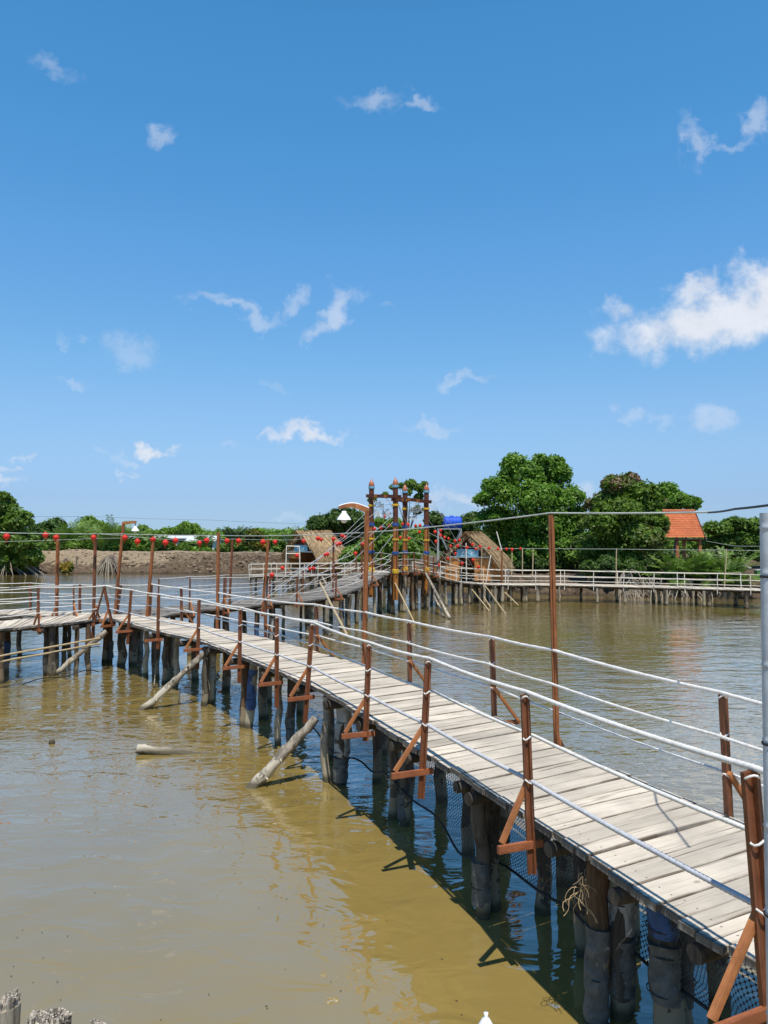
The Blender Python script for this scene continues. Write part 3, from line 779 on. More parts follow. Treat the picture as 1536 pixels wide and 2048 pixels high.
def make_post(parent, bot, top, out_dir, brace=None, outr=None, mat='post', w=.034, name='post', lash=()):
    """a railing post of two boards nailed at right angles; brace and outrigger board are its sub-parts"""
    bot, top = V(bot), V(top); o = V(out_dir).normalized(); side = o.cross(V((0, 0, 1)))
    mb = MB(); mb.bar(bot, top, w * 1.35, w * .62, up=o); mb.bar(bot, top - V((0, 0, .004)), w * .62, w * 1.25, up=o, off=o * (w * .95) + side * (w * .36))
    p = mb.build(name, M[mat], parent)
    for f in lash:
        c = bot + (top - bot) * f; mb = MB(); pr = []
        for k in range(13):
            a = 2 * math.pi * k / 12; pr.append(c + side * (w * .86 * math.cos(a)) + o * (w * (.42 + 1.05 * math.sin(a))) + V((0, 0, .012 * math.sin(a * 2 + f * 9) + .004 * k / 12)))
        mb.tube(pr, .0065, 6); mb.build('lashing', M['rope'], p)
    if outr:
        a, b = outr; mb = MB(); mb.bar(a, b, .032, .052); mb.build('outrigger', M['outrigger'], p)
    if brace:
        a, b = brace; mb = MB(); mb.bar(a, b, .034, .034, up=side); mb.build('brace', M['brace'], p)
    return p
def edge_y(tab, x):
    t = sorted(tab)
    return lerp_list(t, x)
def edge_info(line, p):
    i = min(range(len(line)), key=lambda k: (line[k].x - p.x) ** 2 + (line[k].y - p.y) ** 2)
    d = line[min(i + 1, len(line) - 1)] - line[max(i - 1, 0)]; d.z = 0; d.normalize()
    return line[i], d

# left-hand railing of the near boardwalk
#  (top px, base px x, bottom py, bracket, width)
LPOSTS = [((1507, 1541), 1522, None, 1, .038), ((1054, 1388), 1064, 1748, 1, .029), ((860, 1320), 866, 1597, 1, .029), ((741, 1288), 746, 1482, 1, .029), ((627, 1247), 630, 1446, 1, .029), ((556, 1233), 557, 1415, 1, .029),
          ((483, 1217), 481, 1366, 1, .029), ((400, 1200), 400, 1338, 1, .029), ((319, 1190), 318, 1298, 2, .029), ((264, 1181), 262, 1288, 1, .029), ((209, 1172), 210, 1250, 1, .029)]
railL = thing('rope_railing', P(700, 1415, DZ), 'rope railing on brown posts along the water side, left, of the curving boardwalk', 'railing', 'rope railings')
rope_pts = {0: [], 1: [], 2: []}
topsL = []
for (tx, ty), bx, by, br, w in LPOSTS:
    base = P(bx, edge_y(LPX, bx), DZ) if bx < 1513 else V((1.86, 3.66, DZ))
    e, d = edge_info(Ledge, base); o = V((-d.y, d.x, 0))
    if br == 1 and bx == 210: o = V((-.55, -.83, 0))
    base = V((e.x, e.y, DZ)) + o * .05; t = Q(tx, ty, base.y + .02); top = V((t.x, t.y, t.z))
    bot = Q(bx, by, base.y) if by else base - V((0, 0, .45)); bot = V((base.x + (base.x - top.x) * (DZ - bot.z) / max(.3, top.z - DZ), base.y, bot.z))
    reach = {1507: .40, 1054: .28, 860: .34}.get(tx, .30)
    zz = V((0, 0, -.14)); a = base + zz + V((0, 0, 0)) - o * .08; b = base + zz + o * reach
    outr = (a, b); brace = (b + V((0, 0, .03)) - o * .05 + d * .035, base + (top - base) * .31 + d * .035 + o * .01) if br == 1 else None
    hh = (top - bot).length; fr = lambda f: ((DZ - bot.z) + (top.z - DZ) * f) / (top.z - bot.z)
    make_post(railL, bot, top, o, brace, outr, 'post', w, 'post', (fr(.975), fr(.662), fr(.33)) if base.y < 14 else ())
    for k, f in enumerate((1.0, .665, .33)): rope_pts[k].append(base + (top - base) * f + V((0, 0, .012 if k == 0 else 0)) - (o * (.06 if k == 1 else .004)))
ext = [rope_pts[k][0] + (rope_pts[k][0] - rope_pts[k][1]) * .55 for k in range(3)]
make_post(railL, V((ext[2].x, ext[2].y, DZ - .45)), ext[0] + V((0, 0, .02)), V((-.93, -.37, 0)), None, None, 'post', .038)
for k in range(3):
    mb = MB(); rope_mesh(mb, sag_path([ext[k]] + rope_pts[k], .010 if k == 0 else .007), (.0165, .0125, .0155)[k])
    mb.build('rope', M['rope_grey'] if k == 2 else M['rope'], railL)

# right-hand railing of the near boardwalk (tall poles and the lamp post stand in its line)
railR = thing('rope_railing', P(1000, 1440, DZ), 'rope railing on brown posts along the far, right-hand side of the curving boardwalk', 'railing', 'rope railings')
RP = [((1442, 1388), 1450, 1), ((1105, 1302), 1108, 0), ((981, 1275), 982, 1), ((816, 1243), 814, 1), ((732, 1226), 729, 0), ((631, 1210), 630, 1), ((529, 1200), 527, 1), ((435, 1186), 432, 0), ((361, 1177), 360, 1), ((302, 1169), 297, 0)]
rr_ = {0: [], 1: [], 2: []}
RBASE = {}
for (tx, ty), bx, kind in RP:
    base = P(bx, edge_y(RPX, bx), DZ) if bx > 305 else P(bx, 1233, DZ)
    e, d = edge_info(Redge, base); o = V((d.y, -d.x, 0)); base = V((base.x, base.y, DZ)) + o * .03
    t = Q(tx, ty, base.y); top = V((t.x, t.y, t.z)); RBASE[tx] = base
    if kind:
        bot = base - V((0, 0, .22)); zz = V((0, 0, -.12)); b = base + zz + o * .34
        make_post(railR, bot, top, o, (b + V((0, 0, .03)) - o * .04 - d * .03, base + (top - base) * .36 - d * .03), (base + zz - o * .08, b), 'post', .029, 'post', tuple((.22 + (top.z - DZ) * f) / (.22 + top.z - DZ) for f in (.975, .662, .33)) if base.y < 14 else ())
    for k, f in enumerate((1.0, .665, .33)): rr_[k].append(base + (top - base) * f + V((0, 0, .01 if k == 0 else 0)) - (o * (0, .06, -.055)[k]))
extR = [rr_[k][0] + (rr_[k][0] - rr_[k][1]) * .45 for k in range(3)]
make_post(railR, V((extR[0].x, extR[0].y, DZ - .3)), extR[0] + V((0, 0, .02)), V((.93, .37, 0)), None, None, 'post', .029)
for k in range(3):
    mb = MB(); rope_mesh(mb, sag_path([extR[k]] + rr_[k], .008), (.0155, .0125, .0125)[k]); mb.build('rope', M['rope'], railR)

# ---- generic railings further off
def rail(name_label, spec, ropes=(1., .66, .33), r=.012, rope_mat='rope', post_mat='post', w=.03, group='rope railings', rname='rope', bracket=None, sag=.012, pname='post', ext0=None, ext1=None):
    """spec: list of (top, base) world points"""
    t = thing('rope_railing' if rname == 'rope' else 'bamboo_railing', spec[len(spec) // 2][1], name_label, 'railing', group)
    for i, (top, base) in enumerate(spec):
        top, base = V(top), V(base)
        a = spec[max(0, i - 1)][1]; b = spec[min(len(spec) - 1, i + 1)][1]; d = V(b) - V(a); d.z = 0; d.normalize(); o = V((d.y, -d.x, 0))
        if rname == 'rope':
            br = None; ou = None
            if bracket:
                o2 = o * bracket; bb = base + V((0, 0, -.1)) + o2 * .28
                br = (bb, base + (top - base) * .4); ou = (base + V((0, 0, -.1)) - o2 * .06, bb)
            make_post(t, base - V((0, 0, .18)), top, o, br, ou, post_mat, w)
        else:
            mb = MB(); mb.tube(rough_path(base - V((0, 0, .2)), top + V((0, 0, .02)), 4, .012), w, 7); mb.build('post', M[post_mat], t)
    for f in ropes:
        pts = [V(b) + (V(a) - V(b)) * f for a, b in spec]
        if ext0: pts = [pts[0] + V(ext0)] + pts
        if ext1: pts = pts + [pts[-1] + V(ext1)]
        mb = MB(); mb.tube(sag_path(pts, sag if rname == 'rope' else random.uniform(.002, .012), 5), r, 6); mb.build(rname, M[rope_mat], t)
    return t
def tb(tx, ty, bx, by, z=DZ):
    b = P(bx, by, z); t = Q(tx, ty, b.y); return (V((t.x, t.y, t.z)), b)
# left branch, front: two posts in view and beyond the frame
rail('rope railing with braced post on the near edge of the netted left boardwalk', [tb(209, 1172, 186, 1240.5), tb(77, 1175, 78, 1251.5), tb(-75, 1183, -70, 1267)], r=.0125, bracket=1)
rail('rope railing on the back edge of the netted left boardwalk, with one long slanting brace', [tb(147, 1171, 148, 1231.2), tb(76, 1172, 74, 1236.5), tb(-60, 1176, -58, 1247.5)], r=.0115, bracket=-1)
rail('rope railing behind the far left boardwalk, its posts against the blue water', [tb(159, 1169, 158, 1225), tb(60, 1166, 60, 1220), tb(-80, 1165, -80, 1217)], r=.011, bracket=None)
rail('single span of rope railing across the outer corner of the boardwalk at left', [tb(302, 1169, 297, 1232.5), tb(241, 1170, 231, 1227.5), tb(159, 1169.5, 158.5, 1224.6)], r=.0115)
# bridge B
def brail(line, xs, tops, sgn):
    out = []
    for px, dtop in zip(xs, tops):
        i = min(range(len(line)), key=lambda k: abs(768 + F * line[k].x / line[k].y - px)); b = line[i]
        out.append((b + V((.02, 0, dtop)), b + V((0, 0, 0))))
    return out
rail('rope railing with braced posts on the near side of the bridge to the gate', brail(Bfront, (384, 447, 526, 598, 673, 747, 781), (.86, .84, .8, .74, .72, .74, .72), 1), r=.0085, bracket=1)
rail('rope railing on the back side of the bridge to the gate', brail(Bback, (330, 376, 460, 520, 600, 667, 722), (.78, .8, .78, .76, .75, .75, .75), 1), r=.0085, bracket=None)
def line_rail(line, s0, s1, step, h, inset=0.0):
    L = arc(line); out = []; s = s0
    while s <= s1 + .01:
        p = at_len(line, L, s); out.append((p + V((random.uniform(-.03, .03), 0, h + random.uniform(-.02, .02))), V(p))); s += step
    return out
rail('rope railing on brown posts round the front of the gate platform', line_rail(Cfront, .05, 3.2, .78, .74), r=.0085, bracket=1)
rail('rope railing round the back of the gate platform', line_rail(Cback, .5, 3.4, .95, .72), r=.0085)
rail('pale bamboo railing along the front of the right-hand walkway', line_rail(Cfront, 3.7, 99 if False else arc(Cfront)[-1] - .4, 1.28, .66), (1., .64, .3, .02), .0165, 'bamboo_white', 'bamboo_white', .018, 'bamboo railings', 'rail_pole')
rail('pale bamboo railing along the back of the right-hand walkway', line_rail(Cback, 3.9, arc(Cback)[-1] - .4, 2.6, .62), (1., .5), .016, 'bamboo_white', 'bamboo_white', .019, 'bamboo railings', 'rail_pole')
rail('white bamboo railing along the front of the far left walkway', line_rail(Dfront, .05, arc(Dfront)[-1] - .05, .72, .62), (1., .58, .08), .017, 'bamboo_white', 'bamboo_white', .017, 'bamboo railings', 'rail_pole')
rail('white bamboo railing along the back of the far left walkway', line_rail(Dback, .05, arc(Dback)[-1] - .05, 1.1, .6), (1., .55), .015, 'bamboo_white', 'bamboo_white', .016, 'bamboo railings', 'rail_pole')
# ------------------------------------------------------------------ tall poles, lamps, cables
def tall_pole(label, top_px, base, w=.05, mat='pole', brace=None, low=.25, group='tall wooden poles carrying the cables'):
    base = V(base); t = Q(top_px[0], top_px[1], base.y); top = V((t.x, t.y, t.z))
    o = thing('tall_pole', base, label, 'pole', group)
    mb = MB(); d = (top - base).normalized(); mb.bar(base - d * low, top, w, w * .75, up=V((0, 1, 0))); mb.bar(base - d * low, top - d * .03, w * .5, w * .4, up=V((0, 1, 0)), off=V((w * .12, -w * .52, 0)))
    mb.build('shaft', M[mat], o)
    if brace:
        mb = MB(); mb.bar(base + d * brace[0], base + V(brace[1]), .034, .034); mb.build('brace', M['brace'], o)
    return o, top
TOP = {}
_, TOP['r2'] = tall_pole('tallest brown pole on the right-hand edge of the near boardwalk, rising against the pond', (1102, 1030), RBASE[1105], .052, 'pole', (.1, (.1, .02, -.1)))
_, TOP['t2'] = tall_pole('dark brown pole with slanting brace at the inside corner of the boardwalk, left', (191, 1067), P(187, 1239.5, DZ), .062, 'post', (.42, (.17, .0, -.06)), .45)
_, TOP['t1'] = tall_pole('brown pole on the back edge of the netted left boardwalk, leftmost of the tall poles', (116, 1068), P(113, 1232.5, DZ), .07, 'pole', (.3, (-.12, 0, -.02)), .15)
_, TOP['t4'] = tall_pole('leaning brown pole where the bridge branches off the boardwalk corner', (307, 1077), P(294, 1233, DZ), .07, 'pole', None, .1)
_, TOP['t5'] = tall_pole('light brown pole on the right edge of the boardwalk, in front of the bare bank', (437, 1065), RBASE[435], .062, 'pole', None, .2)
_, TOP['t6'] = tall_pole('thin dark red pole behind the bridge, just right of the light brown one', (465, 1078), P(459, 1208, DZ), .06, 'post', (.3, (-.3, .1, -.05)), .2)
_, TOP['t7'] = tall_pole('brown pole on the near edge of the bridge, left of the thatched hut', (537, 1079), P(526, 1211, DZ), .07, 'pole', None, .3)
_, TOP['t8'] = tall_pole('thin dark pole standing in front of the left hut roof', (667, 1071), Q(666, 1166, 26.3), .06, 'post', None, .4)
_, TOP['t9'] = tall_pole('dark pole on the bridge railing just left of the lamp post', (723, 1074), Q(724, 1160, 28.9), .075, 'post', None, .4)

def lamp_post(label, top_px, base, arm, shade_px, w, big):
    base = V(base); t = Q(top_px[0], top_px[1], base.y); top = V((t.x, t.y, t.z)); d = (top - base).normalized()
    o = thing('street_lamp', base, label, 'street lamp', 'lamp posts on the boardwalk')
    mb = MB(); mb.bar(base - d * .3, top, w, w * .8, up=V((0, 1, 0))); mb.bar(base - d * .3, top - d * .25, w * .55, w * .4, up=V((0, 1, 0)), off=V((w * .1, -w * .55, 0))); mb.build('shaft', M['pole'], o)
    s = Q(shade_px[0], shade_px[1], base.y - .05)
    mb = MB()
    if arm == 'curved':
        pts = [top + V((.03, 0, -.01))]; n = 10; end = V((s.x - .08, s.y, s.z + .12))
        for k in range(1, n + 1):
            q = k / n; p = top.lerp(end, q); p.z += .055 * math.sin(math.pi * q) - .0; pts.append(p)
        for k in range(n):
            wd = .085 - .045 * k / n
            mb.bar(pts[k], pts[k + 1] + (pts[k + 1] - pts[k]) * .04, .04, wd)
        mb.build('arm', M['brace'], o)
        mb = MB(); mb.tube([p + V((0, 0, .05 - .022 * k / n)) for k, p in enumerate(pts)], .012, 6); mb.build('conduit', M['lampshade'], o)
    else:
        end = V((s.x + .02, s.y, s.z + .16)); mb.bar(top + V((-.03, 0, 0)), end, .05, .06); mb.build('arm', M['brace'], o)
    H = .19 * big; R = .155 * big
    mb = MB(); mb.lathe((s.x, s.y, s.z), [(R, -H / 2), (R * .97, -H * .42), (R * .8, -H * .18), (R * .5, H * .12), (R * .34, H * .3), (R * .3, H / 2), (R * .05, H / 2 + .004)], 20)
    mb.lathe((s.x, s.y, s.z), [(R * .96, -H / 2 + .003), (R * .75, -H * .2), (R * .4, H * .1), (.001, H * .15)], 20)
    sh = mb.build('lamp_shade', M['lampshade'], o)
    mb = MB(); mb.tube([(s.x, s.y, s.z + H / 2), (s.x, s.y, s.z + H / 2 + .05), (s.x - .02, s.y, s.z + H / 2 + .09)], .012, 6); mb.build('lamp_cord', M['wire_dark'], o)
    mb = MB(); mb.lathe((s.x, s.y, s.z - H / 2), [(.001, -R * .45), (R * .3, -R * .38), (R * .45, -R * .1), (R * .4, R * .2)], 12); mb.build('bulb', M['bulb'], o)
    return o, top
_, TOP['lamp'] = lamp_post('nearer street lamp with curved arm and white bell shade, at the boardwalk right edge', (734, 1021), P(728, 1331, DZ), 'curved', (688, 1031), .072, .72)
_, TOP['t3'] = lamp_post('distant street lamp with straight arm and white bell shade, at the left corner', (247, 1046), P(230, 1228, DZ), 'straight', (270.5, 1057), .065, .64)

def cable(label, pts, r=.006, mat='wire', sag=.012, cat='cable', name='cable', group=None, parent=None):
    mb = MB(); mb.tube(sag_path([V(p) for p in pts], sag, 8), r, 5)
    o = mb.build(name, M[mat], parent)
    return o if parent is not None else tag(o, label, cat, group)
up = V((0, 0, .02))
cable('long pale cable from the left edge over the lamp post to the tallest right-hand pole', [Q(-60, 1064, 17), Q(246, 1068, 19.0), Q(437, 1071, 18), TOP['lamp'] - V((0, 0, .34)), TOP['r2'] + up, Q(1425, 1024, 6.2)], .0085, 'wire', .004)
cable('black cable with clips running into the top right edge of the picture', [Q(1415, 1025, 6.3), Q(1470, 1018, 5.0), Q(1580, 1004, 4.2)], .008, 'wire_dark', .004)
cable('lantern cable over the left boardwalk and along the bridge to the gate', [Q(-70, 1061, 17.4), TOP['t1'], TOP['t2'], Q(246, 1071, 19.1), TOP['t4'], Q(380, 1081, 20.4), TOP['t6'], TOP['t7'], Q(607, 1078, 24.8), TOP['t8'], TOP['t9'], Q(738, 1074, 30.4)], .006, 'wire', .006)
cable('second, lower cable between the two leftmost tall poles and the left edge', [Q(-70, 1085, 17.3), Q(115, 1080, 18.7), Q(190, 1077, 18.0), Q(246, 1076, 19.1)], .005, 'wire', .002)
cable('lantern cable stretched past the right-hand hut to the right edge', [Q(858, 1066, 32.1), Q(905, 1087, 33.2), Q(932, 1094, 33.6), Q(1005, 1097, 34.4), Q(1100, 1097, 35), Q(1233, 1098, 34), Q(1452, 1100, 32), Q(1600, 1102, 30.5)], .009, 'wire', .003)
cable('thin power line across the sky above the far left trees', [Q(-80, 1030, 95), Q(180, 1033, 95), Q(420, 1040, 98), Q(560, 1046, 100), Q(700, 1050, 102)], .013, 'wire_dark', .004)
cable('string of small bulbs from the tiled pavilion to the right edge', [Q(1412, 1082, 42), Q(1470, 1092, 40), Q(1600, 1093, 37)], .012, 'wire', .004)

# stays of the gate: rope from the posts down to the decks
STAYS = [(Q(783, 998, 29.8), P(520, 1206, DZ + .1)), (Q(740, 1042, 30.6), P(505, 1207, DZ + .1)), (Q(786, 1044, 29.6), Q(640, 1183, 25.2)), (Q(786, 1070, 29.6), Q(705, 1170, 27.4)),
         (Q(738, 1060, 30.6), P(470, 1206, DZ + .05)), (Q(782, 1036, 29.7), P(580, 1196, DZ + .2)), (Q(784, 1110, 29.6), Q(752, 1150, 28.9)), (Q(737, 1020, 30.6), P(560, 1192, DZ + .1)),
         (Q(792, 996, 29.7), Q(853, 1140, 31.9)), (Q(857, 990, 32.2), Q(965, 1164, 34.2)), (Q(857, 1040, 32.2), Q(948, 1162, 34)), (Q(855, 1072, 32.2), Q(915, 1150, 33.4)), (Q(812, 1070, 32.8), Q(940, 1130, 35.4)), (Q(860, 1010, 32.4), Q(925, 1066, 36.5))]
POSN = ['reaching furthest left over the bridge from the gate beam', 'from the blue band of the left gate post to the bridge foot', 'from the near gate post to the middle of the bridge', 'from the near gate post down to the bridge below the lamp', 'from the yellow band of the left gate post past the lamp pole', 'passing just behind the white lamp shade', 'short and steep at the foot of the near gate post',
        'from high on the left gate post to the back of the bridge', 'from the gate beam down in front of the right gate posts', 'running from the top of the right gate post towards the hut railing', 'from the blue band of the right gate post to the hut railing', 'from the yellow band of the right gate post to the walkway bend', 'low, from the third gate post towards the hut wall', 'dark and tight between the right gate post and the hut roof']
for (a, b), ps in zip(STAYS, POSN):
    cable('pale stay rope ' + ps, [a, b], .0065, 'rope_grey', .004, 'rope', 'stay_rope', 'stay ropes of the gate')

# ------------------------------------------------------------------ red lanterns
def make_lantern():
    o = thing('lantern', (0, 0, 0), 'x', 'lantern', 'red lanterns on the cables')
    R = .105; mb = MB(); prof = []
    for k in range(9):
        a = -math.pi / 2 + math.pi * k / 8; prof.append((max(.028, R * math.cos(a)), R * .88 * math.sin(a)))
    mb.lathe((0, 0, 0), prof, 14); mb.build('lantern_body', M['lantern'], o)
    mb = MB(); mb.lathe((0, 0, .088), [(.034, -.012), (.038, 0), (.034, .014), (.001, .016)], 10); mb.build('cap', M['tassel'], o); mb = MB(); mb.lathe((0, 0, -.094), [(.001, -.012), (.034, -.010), (.036, .004)], 10); mb.build('cap', M['tassel'], o)
    mb = MB()
    for k in range(6):
        a = k * 1.05; mb.tube([(.01 * math.cos(a), .01 * math.sin(a), -.10), (.022 * math.cos(a), .022 * math.sin(a), -.19)], .005, 4)
    mb.build('tassel', M['tassel'], o)
    mb = MB(); mb.tube([(0, 0, .1), (0, 0, .18)], .004, 4); mb.build('hanger', M['wire_dark'], o)
    return o
YTAB = [(0, 17.4), (112, 18.5), (188, 17.85), (250, 19.0), (307, 18.8), (465, 21.8), (537, 20.9), (607, 24.8), (667, 26.2), (725, 28.8), (750, 30.3), (800, 31), (850, 32.6), (900, 33.2), (935, 33.6), (1041, 34.6), (1100, 35)]
LANT = [(13, 1073), (91, 1070), (112, 1075), (187, 1075), (250, 1075), (275, 1083), (306, 1079), (331, 1085), (351, 1081), (399, 1086), (413, 1081), (454, 1082), (477, 1082), (526, 1084), (550, 1084), (607, 1082), (636, 1077), (642, 1079), (667, 1078), (674, 1088), (680, 1087), (684, 1071), (689, 1074), (726, 1088),
        (711, 1107), (594, 1111), (650, 1109), (655, 1108), (565, 1136), (620, 1138), (627, 1137), (544, 1150), (749, 1058), (762, 1056), (769, 1033), (778, 1051), (805, 1048), (816, 1049), (831, 1051), (840, 1051), (839, 1064), (818, 1077), (801, 1075), (870, 1064), (881, 1061), (881, 1071), (872, 1083), (889, 1075), (897, 1077), (910, 1082), (919, 1080),
        (901, 1092), (915, 1092), (934, 1095), (945, 1089), (952, 1098), (960, 1093), (978, 1096), (996, 1098), (1013, 1098), (1024, 1099), (1041, 1097), (911, 1107), (896, 1117), (946, 1120), (924, 1127), (957, 1134), (878, 1130)]
ORD = ['first', 'second', 'third', 'fourth', 'fifth', 'sixth', 'seventh', 'eighth', 'ninth', 'tenth', 'eleventh', 'twelfth', 'thirteenth', 'fourteenth', 'fifteenth', 'sixteenth', 'seventeenth', 'eighteenth', 'nineteenth', 'twentieth', 'twenty-first', 'twenty-second', 'twenty-third', 'twenty-fourth']
ZONES = [(lambda x, y: x < 300, 'red lantern on the left boardwalk cable, %s from the left edge'), (lambda x, y: x < 560 and y < 1100, 'red lantern in front of the bare bank and bushes, %s from the leaning pole'),
         (lambda x, y: x < 735 and y < 1100, 'red lantern in front of the left hut and dark trees, %s from the left'), (lambda x, y: x < 735, 'red lantern hanging low on a stay rope over the bridge, %s from the left'),
         (lambda x, y: x < 860, 'red lantern hanging between the gate posts, %s from the left'), (lambda x, y: y < 1103 and x < 930, 'red lantern between the gate and the right hut, %s from the gate'),
         (lambda x, y: y < 1103, 'red lantern on the cable before the right hut roof, %s from its door'), (lambda x, y: True, 'red lantern hanging low before the right hut walls, %s from the gate')]
proto = make_lantern(); buckets = {}
for (x, y) in LANT:
    for zi, (fn, tx) in enumerate(ZONES):
        if fn(x, y): buckets.setdefault(zi, []).append((x, y)); break
first = True
for zi in sorted(buckets):
    for k, (x, y) in enumerate(sorted(buckets[zi])):
        o = proto if first else copy_tree(proto); first = False
        q = Q(x, y, lerp_list(YTAB, x) - .06); o.location = q; o['label'] = ZONES[zi][1] % ORD[k]
        sc = random.uniform(.78, 1.0) * (.74 if x > 560 else .78); o.scale = (sc,) * 3; o.rotation_euler = (random.uniform(-.2, .2), random.uniform(-.25, .25), random.uniform(0, 3))

# ------------------------------------------------------------------ the four-post gate
def gate_post(label, base, top_z):
    o = thing('gate_post', base, label, 'gate post', 'painted posts of the gate')
    b = V(base); H = top_z - b.z; r = .105
    def seg(z0, z1, rr, mat, name, n=10):
        mb = MB(); mb.lathe((b.x, b.y, b.z), [(.001, z0 * H), (rr, z0 * H), (rr, z1 * H), (.001, z1 * H)], n, False); return mb.build(name, mat, o)
    seg(-.3, .505, r, M['gate_low'], 'lower_shaft'); seg(.505, .915, r * .96, M['gate_top'], 'upper_shaft')
    # split half-log look: a raised strip down the front
    mb = MB(); mb.bar(b + V((.045, -r * .93, -.2)), b + V((.045, -r * .93, .5 * H)), .05, .03, up=V((0, 1, 0))); mb.build('front_strip', M['gate_top'], o)
    for z, m in ((.005, 'band_yellow'), (.20, 'band_blue'), (.345, 'band_yellow'), (.505, 'band_blue'), (.715, 'band_yellow'), (.915, 'band_paleblue')):
        hh = .034 if z < .6 else .026
        if z < .1: hh = .05
        if .3 < z < .4: hh = .02
        mb = MB(); mb.lathe((b.x, b.y, b.z + z * H), [(r * 1.02, -hh * H / 2), (r * 1.24, -hh * H * .42), (r * 1.28, 0), (r * 1.24, hh * H * .42), (r * 1.02, hh * H / 2)], 14, False); mb.build('rope_band', M[m], o)
    mb = MB(); mb.lathe((b.x, b.y, b.z + H), [(r * .8, -.085 * H), (r * 1.08, -.07 * H), (r * 1.1, -.05 * H), (r * .85, -.028 * H), (r * .42, -.008 * H), (.012, .004 * H), (.008, .022 * H), (.001, .023 * H)], 14); mb.build('finial', M['finial'], o)
    return o
zt1 = Q(749, 960, 30.7).z; zt2 = Q(795, 957, 29.7).z; zt3 = Q(811, 970, 32.9).z; zt4 = Q(856, 969, 32.2).z
B1 = V((Q(743, 1100, 30.7).x, 30.7, G1.z)); B2 = V((Q(791, 1100, 29.7).x, 29.7, G2.z)); B3 = V((Q(810, 1100, 32.9).x, 32.9, G3.z)); B4 = V((Q(853, 1100, 32.2).x, 32.2, G4.z))
gate_post('leftmost gate post, orange below and dark red above with blue and yellow bands', B1, zt1)
gate_post('nearest and tallest gate post, standing right of the sign with small white letters', B2, zt2)
gate_post('third gate post from the left, partly hidden close behind the nearest one', B3, zt3)
gate_post('rightmost gate post, set apart by the mirrored white sign', B4, zt4)
def gate_beam(label, a, b, py_a, py_b, over=.16):
    a = V((a.x, a.y, Q(768, py_a, a.y).z)); b = V((b.x, b.y, Q(768, py_b, b.y).z)); d = (b - a).normalized()
    o = thing('gate_beam', a.lerp(b, .5), label, 'beam', 'beams of the gate')
    for off in (-.12, .12):
        sd = d.cross(V((0, 0, 1))) * off; mb = MB(); mb.bar(a - d * over + sd, b + d * over + sd, .07, .13); mb.build('beam_plank', M['gate_top'], o)
    for t in (.3, .72):
        c = a.lerp(b, t); mb = MB(); s = d.cross(V((0, 0, 1))); mb.bar(c - s * .19, c + s * .19, .14, .10); mb.build('spacer_block', M['gate_low'], o)
gate_beam('dark red double beam across the two left gate posts', B1, B2, 992, 993)
gate_beam('dark red double beam across the two right gate posts', B3, B4, 998, 1003)
gate_beam('dark red double beam joining the middle gate posts front to back', B2, B3, 999, 1001, .1)
def lettering(txt, size, mat, parent, loc, rot, extr=.012, scale=(1, 1, 1)):
    cu = bpy.data.curves.new('letters', 'FONT'); cu.body = txt; cu.size = size; cu.extrude = extr; cu.align_x = 'CENTER'; cu.offset = .007
    tmp = bpy.data.objects.new('tmp', cu); COL.objects.link(tmp)
    dg = bpy.context.evaluated_depsgraph_get(); me = bpy.data.meshes.new_from_object(tmp.evaluated_get(dg))
    bpy.data.objects.remove(tmp); me.materials.clear()
    mtx = __import__('mathutils').Matrix.LocRotScale(V(loc), __import__('mathutils').Euler(rot), V(scale))
    me.transform(mtx); org = ORG[parent.name]; me.transform(__import__('mathutils').Matrix.Translation(-org))
    return link('lettering', me, M[mat], parent, org)
def gate_sign(label, a, b, rows, py_top, py_bot, back):
    a, b = V(a), V(b); d = (b - a); d.z = 0; d.normalize(); ang = math.atan2(d.y, d.x)
    zt, zb = Q(768, py_top, a.y).z, Q(768, py_bot, a.y).z; c = a.lerp(b, .5)
    o = thing('gate_sign', V((c.x, c.y, zb)), label, 'sign', 'wire signs in the gate')
    w = (b - a).length / 2 - .13
    mb = MB()
    for k in range(5):
        z = zb + (zt - zb) * k / 4; mb.tube([c + d * (-w) + V((0, 0, z - c.z)), c + d * w + V((0, 0, z - c.z))], .008, 5)
    for s in (-1, 0, 1): mb.tube([c + d * (w * s) + V((0, 0, zb - c.z)), c + d * (w * s) + V((0, 0, zt - c.z))], .011, 5)
    mb.build('sign_frame', M['letter'], o)
    n = V((d.y, -d.x, 0))
    for txt, sz, f, sh in rows:
        z = zb + (zt - zb) * f; p = c + (n * .03 if not back else -n * .03) + d * (w * sh)
        lettering(txt, sz, 'letter', o, (p.x, p.y, z), (math.pi / 2, 0, ang + (math.pi if back else 0)))
gate_sign('open wire sign between the two left gate posts, small letters over the larger words', B1, B2, [('Cầu', .30, .60, -.35), ('Bà Mĩa', .36, .08, 0)], 1002, 1036, False)
gate_sign('open wire sign between the two right gate posts, its lettering seen mirrored from behind', B3, B4, [('Anh', .42, .42, 0), ('Tìm', .26, .04, -.3)], 1006, 1040, True)

